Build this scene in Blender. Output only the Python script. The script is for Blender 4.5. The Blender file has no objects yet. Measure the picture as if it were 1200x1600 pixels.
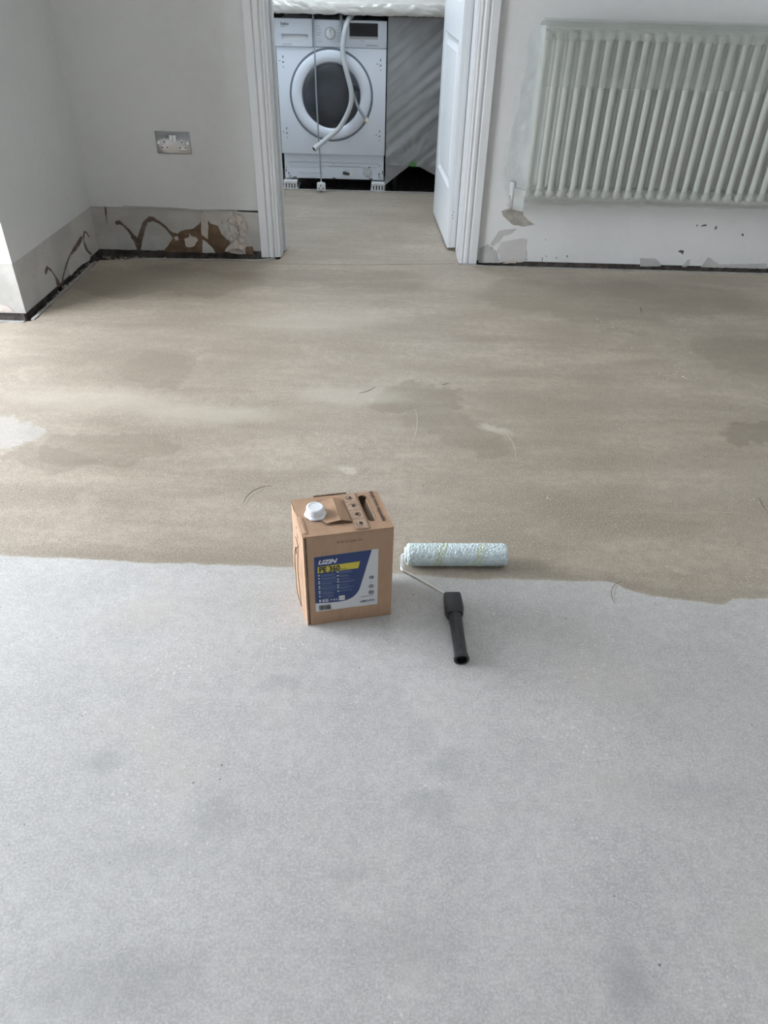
import bpy, bmesh, math, random
from mathutils import Vector, Matrix, noise
import numpy as np

# ------------------------------------------------------------------ camera
S = bpy.context.scene
COL = S.collection
FPX = 1172.0
PITCH = math.radians(37.7)
ROLL = math.radians(1.5)
CAM_H = 1.2
Fv = Vector((0, math.cos(PITCH), -math.sin(PITCH)))
_R = Vector((1, 0, 0)); _U = _R.cross(Fv)
Rv = math.cos(ROLL) * _R + math.sin(ROLL) * _U
Uv = -math.sin(ROLL) * _R + math.cos(ROLL) * _U
cam = bpy.data.cameras.new('camera')
cam.sensor_fit = 'VERTICAL'; cam.sensor_height = 36.0; cam.lens = 36.0 * FPX / 1600.0
cam.clip_start = 0.05
camo = bpy.data.objects.new('camera', cam); COL.objects.link(camo)
M = Matrix.Identity(4)
for i, v in enumerate((Rv, Uv, -Fv)):
    for j in range(3): M[j][i] = v[j]
M[2][3] = CAM_H
camo.matrix_world = M
S.camera = camo

# ------------------------------------------------------------------ world and light
W = bpy.data.worlds.new('overcast_sky'); S.world = W; W.use_nodes = True
bg = W.node_tree.nodes['Background']
bg.inputs['Color'].default_value = (0.895, 0.94, 1.0, 1)
bg.inputs['Strength'].default_value = 23.3
S.view_settings.view_transform = 'Standard'; S.view_settings.look = 'None'
S.view_settings.exposure = 0.0; S.view_settings.gamma = 1.0
S.view_settings.use_curve_mapping = False
try:
    S.cycles.use_denoising = True
    S.cycles.max_bounces = 8; S.cycles.diffuse_bounces = 5; S.cycles.transparent_max_bounces = 12
    S.cycles.sample_clamp_indirect = 6.0
except Exception:
    pass

ROOM_X0, ROOM_X1, ROOM_Y0, WALL_Y, CEIL = -3.0, 2.3, -2.2, 3.46, 2.45
# openings the daylight comes through: (x, y, z, width, height, facing)
PATIO = dict(y0=0.80, y1=2.64, z0=0.06, z1=2.05)          # glazed doors in the left side of the room
UTIL = dict(y0=3.68, y1=4.55, z0=0.98, z1=2.10)           # small window in the utility room

def portal(name, loc, direction, sx, sy):
    l = bpy.data.lights.new(name, 'AREA'); l.shape = 'RECTANGLE'; l.size = sx; l.size_y = sy
    l.cycles.is_portal = True
    o = bpy.data.objects.new(name, l); COL.objects.link(o)
    o.location = loc
    o.rotation_euler = Vector(direction).to_track_quat('-Z', 'Z').to_euler()
    return o
UTIL_X0 = -1.55
portal('patio_daylight', (ROOM_X0 - 0.05, (PATIO['y0'] + PATIO['y1']) / 2, (PATIO['z0'] + PATIO['z1']) / 2), (1, 0, 0), PATIO['y1'] - PATIO['y0'], PATIO['z1'] - PATIO['z0'])
portal('utility_daylight', (UTIL_X0 - 0.05, (UTIL['y0'] + UTIL['y1']) / 2, (UTIL['z0'] + UTIL['z1']) / 2), (1, 0, 0), UTIL['y1'] - UTIL['y0'], UTIL['z1'] - UTIL['z0'])

# ------------------------------------------------------------------ survey helpers: photo pixel -> point on a known real plane
def ray(px, py):
    return Fv * FPX + Rv * (px - 600) - Uv * (py - 800)
def on_floor(px, py, z=0.0):
    d = ray(px, py); return Vector((0, 0, CAM_H)) + d * ((z - CAM_H) / d.z)
def on_y(px, py, Y):
    d = ray(px, py); return Vector((0, 0, CAM_H)) + d * (Y / d.y)
def on_plane(px, py, p, n):
    d = ray(px, py); o = Vector((0, 0, CAM_H)); p = Vector(p); n = Vector(n)
    return o + d * ((p - o).dot(n) / d.dot(n))

# ------------------------------------------------------------------ material helpers
class NT:
    def __init__(s, name):
        s.m = bpy.data.materials.new(name); s.m.use_nodes = True
        s.t = s.m.node_tree; s.n = s.t.nodes; s.l = s.t.links
        s.b = s.n['Principled BSDF']; s.out = s.n['Material Output']
    def node(s, typ, **kw):
        n = s.n.new(typ)
        for k, v in kw.items(): setattr(n, k, v)
        return n
    def link(s, a, b): s.l.new(a, b)
    def val(s, v, sock):
        if hasattr(v, 'is_output'): s.l.new(v, sock)
        else: sock.default_value = v
    def math(s, op, a, b=0.0, c=None, clamp=False):
        n = s.node('ShaderNodeMath', operation=op, use_clamp=clamp)
        s.val(a, n.inputs[0]); s.val(b, n.inputs[1])
        if c is not None: s.val(c, n.inputs[2])
        return n.outputs[0]
    def coord(s): 
        n = s.node('ShaderNodeTexCoord'); return n.outputs['Object']
    def mapping(s, vec, scale=(1, 1, 1), rot=(0, 0, 0), loc=(0, 0, 0)):
        n = s.node('ShaderNodeMapping'); s.link(vec, n.inputs[0])
        n.inputs['Location'].default_value = loc; n.inputs['Rotation'].default_value = rot; n.inputs['Scale'].default_value = scale
        return n.outputs[0]
    def noise(s, vec, scale, detail=4, rough=0.55, dist=0.0):
        n = s.node('ShaderNodeTexNoise'); s.link(vec, n.inputs['Vector'])
        n.inputs['Scale'].default_value = scale; n.inputs['Detail'].default_value = detail
        n.inputs['Roughness'].default_value = rough; n.inputs['Distortion'].default_value = dist
        return n.outputs[0]
    def voro(s, vec, scale, feature='F1', out='Distance'):
        n = s.node('ShaderNodeTexVoronoi', feature=feature); s.link(vec, n.inputs['Vector'])
        n.inputs['Scale'].default_value = scale
        return n.outputs[out]
    def ramp(s, fac, lo, hi, a=0.0, b=1.0, smooth=True):
        n = s.node('ShaderNodeMapRange'); n.interpolation_type = 'SMOOTHSTEP' if smooth else 'LINEAR'
        s.val(fac, n.inputs[0]); n.inputs[1].default_value = lo; n.inputs[2].default_value = hi
        n.inputs[3].default_value = a; n.inputs[4].default_value = b
        return n.outputs[0]
    def mix(s, fac, a, b, blend='MIX'):
        n = s.node('ShaderNodeMix', data_type='RGBA', blend_type=blend)
        s.val(fac, n.inputs[0])
        for v, k in ((a, 6), (b, 7)):
            if hasattr(v, 'is_output'): s.l.new(v, n.inputs[k])
            else: n.inputs[k].default_value = (*v, 1) if len(v) == 3 else v
        return n.outputs[2]
    def base(s, c):
        if hasattr(c, 'is_output'): s.l.new(c, s.b.inputs['Base Color'])
        else: s.b.inputs['Base Color'].default_value = (*c, 1)
    def set(s, **kw):
        for k, v in kw.items(): s.val(v, s.b.inputs[k.replace('_', ' ')])
    def bump(s, h, strength=0.2, dist=0.01):
        n = s.node('ShaderNodeBump'); n.inputs['Strength'].default_value = strength; n.inputs['Distance'].default_value = dist
        s.link(h, n.inputs['Height']); s.link(n.outputs[0], s.b.inputs['Normal'])

def simple(name, col, rough=0.5, metal=0.0, var=0.06, vscale=8.0, bump=0.0, bscale=60.0, spec=0.5):
    """plain material with a little procedural colour variation and relief"""
    t = NT(name); c = t.coord()
    n = t.noise(c, vscale, 5)
    f = t.ramp(n, 0.3, 0.7)
    t.base(t.mix(f, tuple(x * (1 - var) for x in col), tuple(min(1, x * (1 + var)) for x in col)))
    t.set(Roughness=rough, Metallic=metal)
    t.b.inputs['Specular IOR Level'].default_value = spec
    if bump: t.bump(t.noise(c, bscale, 4), bump, 0.004)
    return t.m

def film(name, opacity, tint=(0.86, 0.88, 0.86), shine=0.06, gloss=0.3):
    """thin polythene sheet: part clear, part milky"""
    t = NT(name); n = t.n
    tr = t.node('ShaderNodeBsdfTransparent'); tr.inputs[0].default_value = (0.97, 0.98, 0.97, 1)
    df = t.node('ShaderNodeBsdfDiffuse'); df.inputs[0].default_value = (*tint, 1)
    tl = t.node('ShaderNodeBsdfTranslucent'); tl.inputs[0].default_value = (*tint, 1)
    gl = t.node('ShaderNodeBsdfGlossy'); gl.inputs['Roughness'].default_value = gloss
    c = t.coord()
    milk = t.node('ShaderNodeMixShader'); milk.inputs[0].default_value = 0.35
    t.link(df.outputs[0], milk.inputs[1]); t.link(tl.outputs[0], milk.inputs[2])
    body = t.node('ShaderNodeMixShader')
    f = t.math('ADD', t.math('MULTIPLY', t.ramp(t.noise(c, 6, 3), 0.3, 0.7), 0.12), opacity - 0.06)
    t.link(f, body.inputs[0]); t.link(tr.outputs[0], body.inputs[1]); t.link(milk.outputs[0], body.inputs[2])
    fin = t.node('ShaderNodeMixShader'); fin.inputs[0].default_value = shine
    t.link(body.outputs[0], fin.inputs[1]); t.link(gl.outputs[0], fin.inputs[2])
    t.link(fin.outputs[0], t.out.inputs[0])
    return t.m

# ------------------------------------------------------------------ mesh helpers
def put(o, parent=None):
    COL.objects.link(o)
    if parent is not None: o.parent = parent
    return o
def tag(o, label=None, cat=None, group=None, kind=None):
    if label: o['label'] = label
    if cat: o['category'] = cat
    if group: o['group'] = group
    if kind: o['kind'] = kind
    return o
def pydata(name, verts, faces, mat, parent=None, smooth=False):
    me = bpy.data.meshes.new(name); me.from_pydata([tuple(v) for v in verts], [], faces); me.update()
    if mat: me.materials.append(mat)
    if smooth: me.shade_smooth()
    return put(bpy.data.objects.new(name, me), parent)
def from_bm(name, bm, mat, parent=None, smooth=False, autosmooth=None):
    bmesh.ops.recalc_face_normals(bm, faces=bm.faces)
    me = bpy.data.meshes.new(name); bm.to_mesh(me); bm.free()
    if mat: me.materials.append(mat)
    if smooth: me.shade_smooth()
    if autosmooth is not None:
        me.shade_smooth(); me.set_sharp_from_angle(angle=math.radians(autosmooth))
    return put(bpy.data.objects.new(name, me), parent)
def empty(name, loc, rz=0.0):
    o = bpy.data.objects.new(name, None); o.location = loc; o.rotation_euler = (0, 0, rz)
    o.empty_display_size = 0.05
    return put(o)
def bbox(bm, x0, x1, y0, y1, z0, z1, bev=0.0, seg=2):
    vs = [bm.verts.new((x, y, z)) for x in (x0, x1) for y in (y0, y1) for z in (z0, z1)]
    fs = []
    for f in ((0, 1, 3, 2), (4, 6, 7, 5), (0, 4, 5, 1), (2, 3, 7, 6), (0, 2, 6, 4), (1, 5, 7, 3)):
        fs.append(bm.faces.new([vs[i] for i in f]))
    if bev:
        es = list({e for f in fs for e in f.edges})
        bmesh.ops.bevel(bm, geom=es, offset=bev, segments=seg, affect='EDGES', profile=0.5)
def box(name, x0, x1, y0, y1, z0, z1, mat, parent=None, bev=0.0, seg=2):
    bm = bmesh.new(); bbox(bm, x0, x1, y0, y1, z0, z1, bev, seg)
    return from_bm(name, bm, mat, parent, autosmooth=40 if bev else None)
def catmull(pts, n=8):
    P = [Vector(p) for p in pts]; P = [2 * P[0] - P[1]] + P + [2 * P[-1] - P[-2]]; out = []
    for i in range(1, len(P) - 2):
        for k in range(n):
            t = k / n; a, b, c, d = P[i - 1], P[i], P[i + 1], P[i + 2]
            out.append(0.5 * ((2 * b) + (c - a) * t + (2 * a - 5 * b + 4 * c - d) * t * t + (3 * b - a - 3 * c + d) * t ** 3))
    out.append(P[-2]); return out
def tube_bm(bm, pts, r, seg=12, cap=True, squash=None):
    pts = [Vector(p) for p in pts]; rings = []; N = len(pts); up = None
    for i, p in enumerate(pts):
        t = (pts[min(i + 1, N - 1)] - pts[max(i - 1, 0)]).normalized()
        if up is None: up = t.orthogonal().normalized()
        up = (up - t * up.dot(t)).normalized(); s = t.cross(up)
        rr = r[i] if isinstance(r, (list, tuple)) else r
        rings.append([bm.verts.new(p + (up * math.cos(a) + s * math.sin(a)) * rr) for a in (2 * math.pi * k / seg for k in range(seg))])
    for a, b in zip(rings, rings[1:]):
        for k in range(seg):
            bm.faces.new((a[k], a[(k + 1) % seg], b[(k + 1) % seg], b[k]))
    if cap:
        bm.faces.new(rings[0][::-1]); bm.faces.new(rings[-1])
def tube(name, pts, r, mat, parent=None, seg=12, cap=True):
    bm = bmesh.new(); tube_bm(bm, pts, r, seg, cap)
    return from_bm(name, bm, mat, parent, autosmooth=50)
def lathe(name, prof, mat, parent=None, seg=48, axis='Z', center=(0, 0, 0), smooth_angle=40):
    """revolve (radius, height) profile"""
    bm = bmesh.new(); rings = []; c = Vector(center)
    def P(r, h, a):
        x, y = r * math.cos(a), r * math.sin(a)
        return c + (Vector((x, y, h)) if axis == 'Z' else Vector((x, -h, y)) if axis == 'Y' else Vector((h, x, y)))
    for r, h in prof:
        if r < 1e-6: rings.append([bm.verts.new(P(0, h, 0))])
        else: rings.append([bm.verts.new(P(r, h, 2 * math.pi * k / seg)) for k in range(seg)])
    for a, b in zip(rings, rings[1:]):
        for k in range(seg):
            q = [a[k % len(a)], a[(k + 1) % len(a)], b[(k + 1) % len(b)], b[k % len(b)]]
            q2 = []
            for v in q:
                if v not in q2: q2.append(v)
            if len(q2) > 2: bm.faces.new(q2)
    return from_bm(name, bm, mat, parent, autosmooth=smooth_angle)
def prism(name, poly, mapf, t, mat, parent=None, holes=(), bev=0.0):
    """poly of 2D points (with holes) mapped by mapf(u, v, w); w runs 0..t"""
    bm = bmesh.new(); es = []
    for loop in (poly, *holes):
        vs = [bm.verts.new((p[0], p[1], 0)) for p in loop]
        es += [bm.edges.new((vs[i], vs[(i + 1) % len(vs)])) for i in range(len(vs))]
    bmesh.ops.triangle_fill(bm, edges=es, use_beauty=True, use_dissolve=False)
    r = bmesh.ops.extrude_face_region(bm, geom=list(bm.faces))
    for v in [g for g in r['geom'] if isinstance(g, bmesh.types.BMVert)]: v.co.z = t
    for v in bm.verts: v.co = mapf(v.co.x, v.co.y, v.co.z)
    return from_bm(name, bm, mat, parent)
def ragged(poly, amp=0.002, step=0.006, seed=0):
    """subdivide an outline and roughen it, for torn edges"""
    rnd = random.Random(seed); out = []
    for i, p in enumerate(poly):
        q = poly[(i + 1) % len(poly)]; L = math.dist(p, q); n = max(1, int(L / step))
        for k in range(n):
            t = k / n
            out.append((p[0] + (q[0] - p[0]) * t + rnd.uniform(-amp, amp), p[1] + (q[1] - p[1]) * t + rnd.uniform(-amp, amp)))
    return out
def text(name, s, size, mat, parent, mtx, bold=0.0, shear=0.0, sx=1.0, align='LEFT', depth=0.0):
    cu = bpy.data.curves.new('glyphs', 'FONT'); cu.body = s; cu.size = size; cu.offset = bold; cu.shear = shear
    cu.align_x = align; cu.extrude = depth; cu.resolution_u = 3
    o = bpy.data.objects.new('glyphs', cu); COL.objects.link(o)
    me = bpy.data.meshes.new_from_object(o.evaluated_get(bpy.context.evaluated_depsgraph_get()))
    bpy.data.objects.remove(o); bpy.data.curves.remove(cu)
    me.name = name; me.transform(Matrix.Diagonal((sx, 1, 1, 1))); me.transform(mtx)
    me.materials.clear(); me.materials.append(mat)
    return put(bpy.data.objects.new(name, me), parent)
def strip_poly(pts, w):
    """outline of a stroke of width w (or list of widths) along 2D pts"""
    L, R_ = [], []
    for i, p in enumerate(pts):
        a = pts[max(i - 1, 0)]; b = pts[min(i + 1, len(pts) - 1)]
        dx, dy = b[0] - a[0], b[1] - a[1]; d = math.hypot(dx, dy) or 1
        ww = (w[i] if isinstance(w, (list, tuple)) else w) / 2
        L.append((p[0] - dy / d * ww, p[1] + dx / d * ww)); R_.append((p[0] + dy / d * ww, p[1] - dx / d * ww))
    return L + R_[::-1]

# ------------------------------------------------------------------ shared materials
def wall_paint():
    t = NT('wall_paint'); c = t.coord()
    a = t.noise(c, 1.6, 4); b = t.noise(c, 40, 3)
    f = t.math('ADD', t.math('MULTIPLY', a, 0.8), t.math('MULTIPLY', b, 0.2))
    t.base(t.mix(t.ramp(f, 0.35, 0.65), (0.565, 0.572, 0.568), (0.62, 0.627, 0.622)))
    t.set(Roughness=0.75); t.bump(t.noise(c, 90, 3), 0.12, 0.003)
    return t.m
M_WALL = wall_paint()
M_CORE = simple('dark_masonry', (0.095, 0.083, 0.074), 0.95, var=0.4, vscale=30, bump=0.6)  # one dark tone for wall core and sub-floor
M_BARE = None
def bare_plaster():
    t = NT('bare_plaster'); c = t.coord()
    n1 = t.noise(c, 5, 5, 0.6); n2 = t.noise(t.mapping(c, (1, 1, 4)), 14, 5, 0.6)
    col = t.mix(t.ramp(n1, 0.35, 0.65), (0.38, 0.367, 0.345), (0.47, 0.457, 0.433))
    col = t.mix(t.math('MULTIPLY', t.ramp(n2, 0.55, 0.75), 0.35), col, (0.30, 0.288, 0.268))
    t.base(col); t.set(Roughness=0.85); t.bump(t.noise(c, 70, 4), 0.25, 0.004)
    return t.m
M_BARE = bare_plaster()
M_BROWN = simple('torn_board_brown', (0.150, 0.098, 0.062), 0.95, var=0.28, vscale=25, bump=0.5, bscale=180)
M_ADHES = simple('adhesive_streak', (0.135, 0.100, 0.078), 0.9, var=0.3, vscale=40, bump=0.5, bscale=150)
M_PAPER = simple('torn_paper', (0.50, 0.44, 0.40), 0.85, var=0.12, vscale=14, bump=0.3, bscale=60)
M_PAPER2 = simple('grey_torn_paper', (0.50, 0.478, 0.448), 0.85, var=0.08, vscale=14, bump=0.3, bscale=60)
M_GREYSTAIN = simple('grey_skim_patch', (0.425, 0.422, 0.412), 0.85, var=0.1, vscale=12)
M_DIRT = simple('dark_chip', (0.085, 0.075, 0.065), 0.95, var=0.3, vscale=40)
M_TRIM = simple('gloss_white_trim', (0.61, 0.625, 0.64), 0.32, var=0.02, vscale=5)
M_DOOR = simple('white_door_paint', (0.74, 0.765, 0.79), 0.35, var=0.015, vscale=3)
M_WHITE_APP = simple('white_enamel', (0.74, 0.79, 0.87), 0.28, var=0.01, vscale=3)  # white enamel with the daylight's blue cast mixed into its colour
M_WHITE_PL = simple('white_plastic', (0.80, 0.81, 0.82), 0.35, var=0.015)
M_GREY_PL = simple('grey_plastic', (0.42, 0.43, 0.44), 0.45, var=0.03)
M_BLACK_PL = simple('black_plastic', (0.018, 0.019, 0.022), 0.38, var=0.2, vscale=60, bump=0.15, bscale=400)
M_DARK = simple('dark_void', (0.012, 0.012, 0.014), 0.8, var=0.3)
M_METAL = simple('zinc_wire', (0.74, 0.74, 0.74), 0.3, metal=1.0, var=0.05)
M_RAD = simple('radiator_enamel', (0.52, 0.535, 0.51), 0.65, var=0.02)
M_CEIL = simple('ceiling_paint', (0.82, 0.82, 0.81), 0.8, var=0.02)
M_OTHER = simple('room_wall_paint', (0.74, 0.74, 0.73), 0.8, var=0.03)
M_OUT = simple('patio_stone', (0.30, 0.30, 0.29), 0.9, var=0.15)
M_UPVC = simple('window_frame_white', (0.80, 0.80, 0.80), 0.4, var=0.01)

# ------------------------------------------------------------------ floor material
COAT_EDGE = [(-3.2, 1.42), (-0.917, 1.343), (-0.56, 1.331), (-0.217, 1.327), (0.064, 1.313), (0.215, 1.303), (0.351, 1.309), (0.545, 1.305), (0.58, 1.273), (0.682, 1.252), (0.781, 1.241), (0.812, 1.260), (0.893, 1.264), (2.8, 1.22)]
def floor_material():
    t = NT('primed_concrete'); P = t.coord()
    sep = t.node('ShaderNodeSeparateXYZ'); t.link(P, sep.inputs[0]); X, Y = sep.outputs[0], sep.outputs[1]
    # ---- where the primer has been rolled on
    fc = t.node('ShaderNodeFloatCurve')
    xs = t.math('DIVIDE', t.math('ADD', X, 3.2), 6.0, clamp=True)
    t.link(xs, fc.inputs['Value'])
    cv = fc.mapping.curves[0]
    pts = [((x + 3.2) / 6.0, (y - 1.1) / 0.5) for x, y in COAT_EDGE]
    while len(cv.points) < len(pts): cv.points.new(0.5, 0.5)
    for p, q in zip(cv.points, pts): p.location = q; p.handle_type = 'VECTOR'
    fc.mapping.update()
    yb = t.math('ADD', t.math('MULTIPLY', fc.outputs[0], 0.5), 1.1)
    wob = t.math('MULTIPLY', t.math('SUBTRACT', t.noise(P, 14, 4, 0.6), 0.5), 0.022)
    d = t.math('ADD', t.math('SUBTRACT', Y, yb), wob)
    coat = t.ramp(d, -0.003, 0.004)
    def warp(scale, amp):
        n = t.node('ShaderNodeTexNoise'); t.link(P, n.inputs['Vector']); n.inputs['Scale'].default_value = scale; n.inputs['Detail'].default_value = 5; n.inputs['Roughness'].default_value = 0.6
        a = t.node('ShaderNodeVectorMath', operation='SUBTRACT'); t.link(n.outputs['Color'], a.inputs[0]); a.inputs[1].default_value = (.5, .5, .5)
        m = t.node('ShaderNodeVectorMath', operation='MULTIPLY_ADD'); t.link(a.outputs[0], m.inputs[0]); m.inputs[1].default_value = (amp, amp, 0); t.link(P, m.inputs[2])
        return m.outputs[0]
    PW = warp(4.5, 0.34); PS = warp(14, 0.07)
    def blob(cx, cy, rx, ry, rot=0.0, soft=0.12, src=None):
        n = t.node('ShaderNodeMapping'); n.vector_type = 'TEXTURE'; t.link(src or PW, n.inputs[0])
        n.inputs['Location'].default_value = (cx, cy, 0); n.inputs['Rotation'].default_value = (0, 0, rot); n.inputs['Scale'].default_value = (rx, ry, 1)
        ln = t.node('ShaderNodeVectorMath', operation='LENGTH'); t.link(n.outputs[0], ln.inputs[0])
        return t.ramp(ln.outputs['Value'], 1 - soft, 1 + soft, 1.0, 0.0)
    # ---- dry ground concrete
    n1 = t.noise(P, 1.7, 5, 0.6); n2 = t.noise(P, 6, 7, 0.68); n3 = t.noise(P, 210, 3, 0.7); n4 = t.noise(P, 45, 5, 0.7)
    dry = t.mix(t.ramp(n1, 0.32, 0.68), (0.475, 0.470, 0.462), (0.545, 0.542, 0.538))
    dry = t.mix(t.ramp(n2, 0.30, 0.60, 0.42, 0.0), dry, (0.34, 0.342, 0.345))
    dry = t.mix(t.ramp(n4, 0.40, 0.62, 0.34, 0.0), dry, (0.32, 0.32, 0.32))
    dry = t.mix(t.ramp(n3, 0.44, 0.62, 0.0, 0.42), dry, (0.68, 0.67, 0.65))
    dry = t.mix(t.ramp(t.noise(P, 330, 2, 0.6), 0.30, 0.48, 0.40, 0.0), dry, (0.28, 0.28, 0.28))
    dry = t.mix(t.ramp(t.noise(P, 3.1, 4), 0.52, 0.75, 0.0, 0.45), dry, (0.52, 0.485, 0.435))
    # pale aggregate exposed in clusters
    agc = t.ramp(t.noise(P, 3.6, 3, 0.6), 0.46, 0.66)
    vd = t.voro(P, 115); vr = t.node('ShaderNodeTexVoronoi'); t.link(P, vr.inputs['Vector']); vr.inputs['Scale'].default_value = 115
    sp = t.node('ShaderNodeSeparateXYZ'); t.link(vr.outputs['Color'], sp.inputs[0])
    rad = t.math('MULTIPLY', t.ramp(sp.outputs[0], 0.50, 1.0, 0.0, 1.0, False), 0.34)
    spk = t.math('LESS_THAN', vd, rad)
    spk = t.math('MULTIPLY', spk, t.math('ADD', t.math('MULTIPLY', agc, 0.8), 0.12))
    vd2 = t.voro(P, 300); vr2 = t.node('ShaderNodeTexVoronoi'); t.link(P, vr2.inputs['Vector']); vr2.inputs['Scale'].default_value = 300
    sp2 = t.node('ShaderNodeSeparateXYZ'); t.link(vr2.outputs['Color'], sp2.inputs[0])
    spk2 = t.math('MULTIPLY', t.math('LESS_THAN', vd2, t.math('MULTIPLY', t.ramp(sp2.outputs[0], 0.6, 1.0, 0, 1, False), 0.4)), t.math('MULTIPLY', agc, 0.65))
    pit = t.math('LESS_THAN', t.voro(P, 42), t.math('MULTIPLY', t.ramp(t.noise(P, 60, 2), 0.56, 0.70), 0.12))
    dry = t.mix(t.math('MULTIPLY', spk, .75), dry, (0.70, 0.685, 0.65)); dry = t.mix(spk2, dry, (0.66, 0.635, 0.59))
    dry = t.mix(t.math('MULTIPLY', pit, 0.8), dry, (0.10, 0.10, 0.10))
    for (cx, cy, rx, ry, k) in ((-0.498, .791, .03, .022, .55), (-0.276, .692, .032, .03, .45), (.377, .455, .028, .035, .6), (-.305, .438, .05, .03, .4), (-.42, .425, .06, .035, .35), (.04, .49, .06, .03, .35), (.095, .72, .03, .02, .4), (-.2, .98, .03, .012, .35), (.13, .80, .03, .02, .35), (.55, .76, .08, .03, .3), (-.05, .60, .02, .012, .4), (-.36, .62, .09, .02, .22), (.08, .86, .02, .03, .3)):
        dry = t.mix(t.math('MULTIPLY', blob(cx, cy, rx * 1.2, ry * 1.2, 0, 0.8, PS), k * .7), dry, (0.25, 0.255, 0.262))
    # ---- primed concrete: browner and darker, streaked along the rolling direction
    st = t.mapping(P, (0.9, 3.6, 1), (0, 0, math.radians(7))); su = t.mapping(P, (1.5, 9, 1), (0, 0, math.radians(-5)), (3, 1, 0))
    s1 = t.noise(st, 1.5, 8, 0.68, 0.2); s2 = t.noise(P, 2.2, 6, 0.66); s3 = t.noise(P, 230, 3, 0.7); s4 = t.noise(su, 2.6, 6, 0.7); s5 = t.noise(P, 38, 5, 0.72)
    wet = t.mix(t.ramp(s1, 0.34, 0.68), (0.268, 0.222, 0.172), (0.452, 0.395, 0.322))
    wet = t.mix(t.ramp(s2, 0.32, 0.60, 0.45, 0.0), wet, (0.262, 0.218, 0.170))
    wet = t.mix(t.ramp(s4, 0.34, 0.62, 0.34, 0.0), wet, (0.245, 0.203, 0.158))
    wet = t.mix(t.ramp(t.noise(P, 5.5, 6, 0.7), 0.52, 0.76, 0.0, 0.45), wet, (0.57, 0.505, 0.42))
    wet = t.mix(t.ramp(s5, 0.40, 0.60, 0.38, 0.0), wet, (0.225, 0.188, 0.148))
    wet = t.mix(t.ramp(t.noise(P, 300, 2, 0.6), 0.30, 0.48, 0.40, 0.0), wet, (0.17, 0.142, 0.11))
    wet = t.mix(t.ramp(s3, 0.44, 0.64, 0.0, 0.42), wet, (0.63, 0.565, 0.47))
    wet = t.mix(t.math('MULTIPLY', spk, 0.75), wet, (0.58, 0.53, 0.45)); wet = t.mix(t.math('MULTIPLY', spk2, 0.6), wet, (0.46, 0.41, 0.33))
    wet = t.mix(t.math('MULTIPLY', pit, 0.8), wet, (0.07, 0.06, 0.05))
    # rectangular roller laps
    br = t.node('ShaderNodeTexBrick'); t.link(t.mapping(P, (1, 1, 1), (0, 0, math.radians(4))), br.inputs['Vector'])
    br.inputs['Scale'].default_value = 1.0; br.inputs['Brick Width'].default_value = 0.55; br.inputs['Row Height'].default_value = 0.24
    br.inputs['Mortar Size'].default_value = 0.0; br.inputs['Color1'].default_value = (0, 0, 0, 1); br.inputs['Color2'].default_value = (1, 1, 1, 1)
    wet = t.mix(t.math('MULTIPLY', br.outputs['Color'], 0.14), wet, (0.42, 0.385, 0.325))
    # stains, plus wide dark ovals painting in shade and thicker primer along the walls
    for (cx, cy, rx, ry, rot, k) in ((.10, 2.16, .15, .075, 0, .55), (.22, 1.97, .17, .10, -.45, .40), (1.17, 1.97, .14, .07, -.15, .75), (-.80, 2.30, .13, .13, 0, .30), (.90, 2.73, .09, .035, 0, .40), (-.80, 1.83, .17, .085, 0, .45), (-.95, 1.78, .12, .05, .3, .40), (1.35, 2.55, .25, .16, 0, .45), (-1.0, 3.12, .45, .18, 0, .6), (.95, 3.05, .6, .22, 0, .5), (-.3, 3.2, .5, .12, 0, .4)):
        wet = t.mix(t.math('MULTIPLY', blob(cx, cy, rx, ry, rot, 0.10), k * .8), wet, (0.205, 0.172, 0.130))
    for (cx, cy, rx, ry, rot, k) in ((.33, 1.985, .05, .018, -.6, .7), (-.10, 1.735, .025, .016, -.5, .7), (-.12, 2.17, .16, .05, 0, .4), (-.55, 2.03, .22, .05, 0, .45), (-.30, 2.75, .30, .08, .1, .3), (-.95, 2.10, .25, .06, 0, .4)):
        wet = t.mix(t.math('MULTIPLY', blob(cx, cy, rx, ry, rot, 0.6, PS), k), wet, (0.56, 0.52, 0.44))
    # part at far left that the roller missed
    miss = blob(-1.24, 1.86, .24, .10, 0.12, 0.06)
    coat2 = t.math('MULTIPLY', coat, t.math('SUBTRACT', 1.0, t.math('MULTIPLY', miss, 0.5)))
    edge = t.math('MULTIPLY', t.ramp(d, -0.002, 0.012), t.ramp(d, 0.012, 0.05, 1.0, 0.0))
    wet = t.mix(t.math('MULTIPLY', edge, 0.22), wet, (0.20, 0.175, 0.14))
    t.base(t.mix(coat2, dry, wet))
    rg = t.math('ADD', t.ramp(coat2, 0, 1, 0.62, 0.43), t.math('MULTIPLY', t.math('SUBTRACT', n2, 0.5), 0.14))
    t.set(Roughness=rg)
    h = t.math('ADD', t.math('MULTIPLY', n3, 0.6), t.math('MULTIPLY', t.noise(P, 60, 4, 0.6), 0.8))
    h = t.math('SUBTRACT', h, t.math('MULTIPLY', pit, 1.5))
    t.bump(h, 0.22, 0.003)
    return t.m
M_FLOOR = floor_material()

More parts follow.
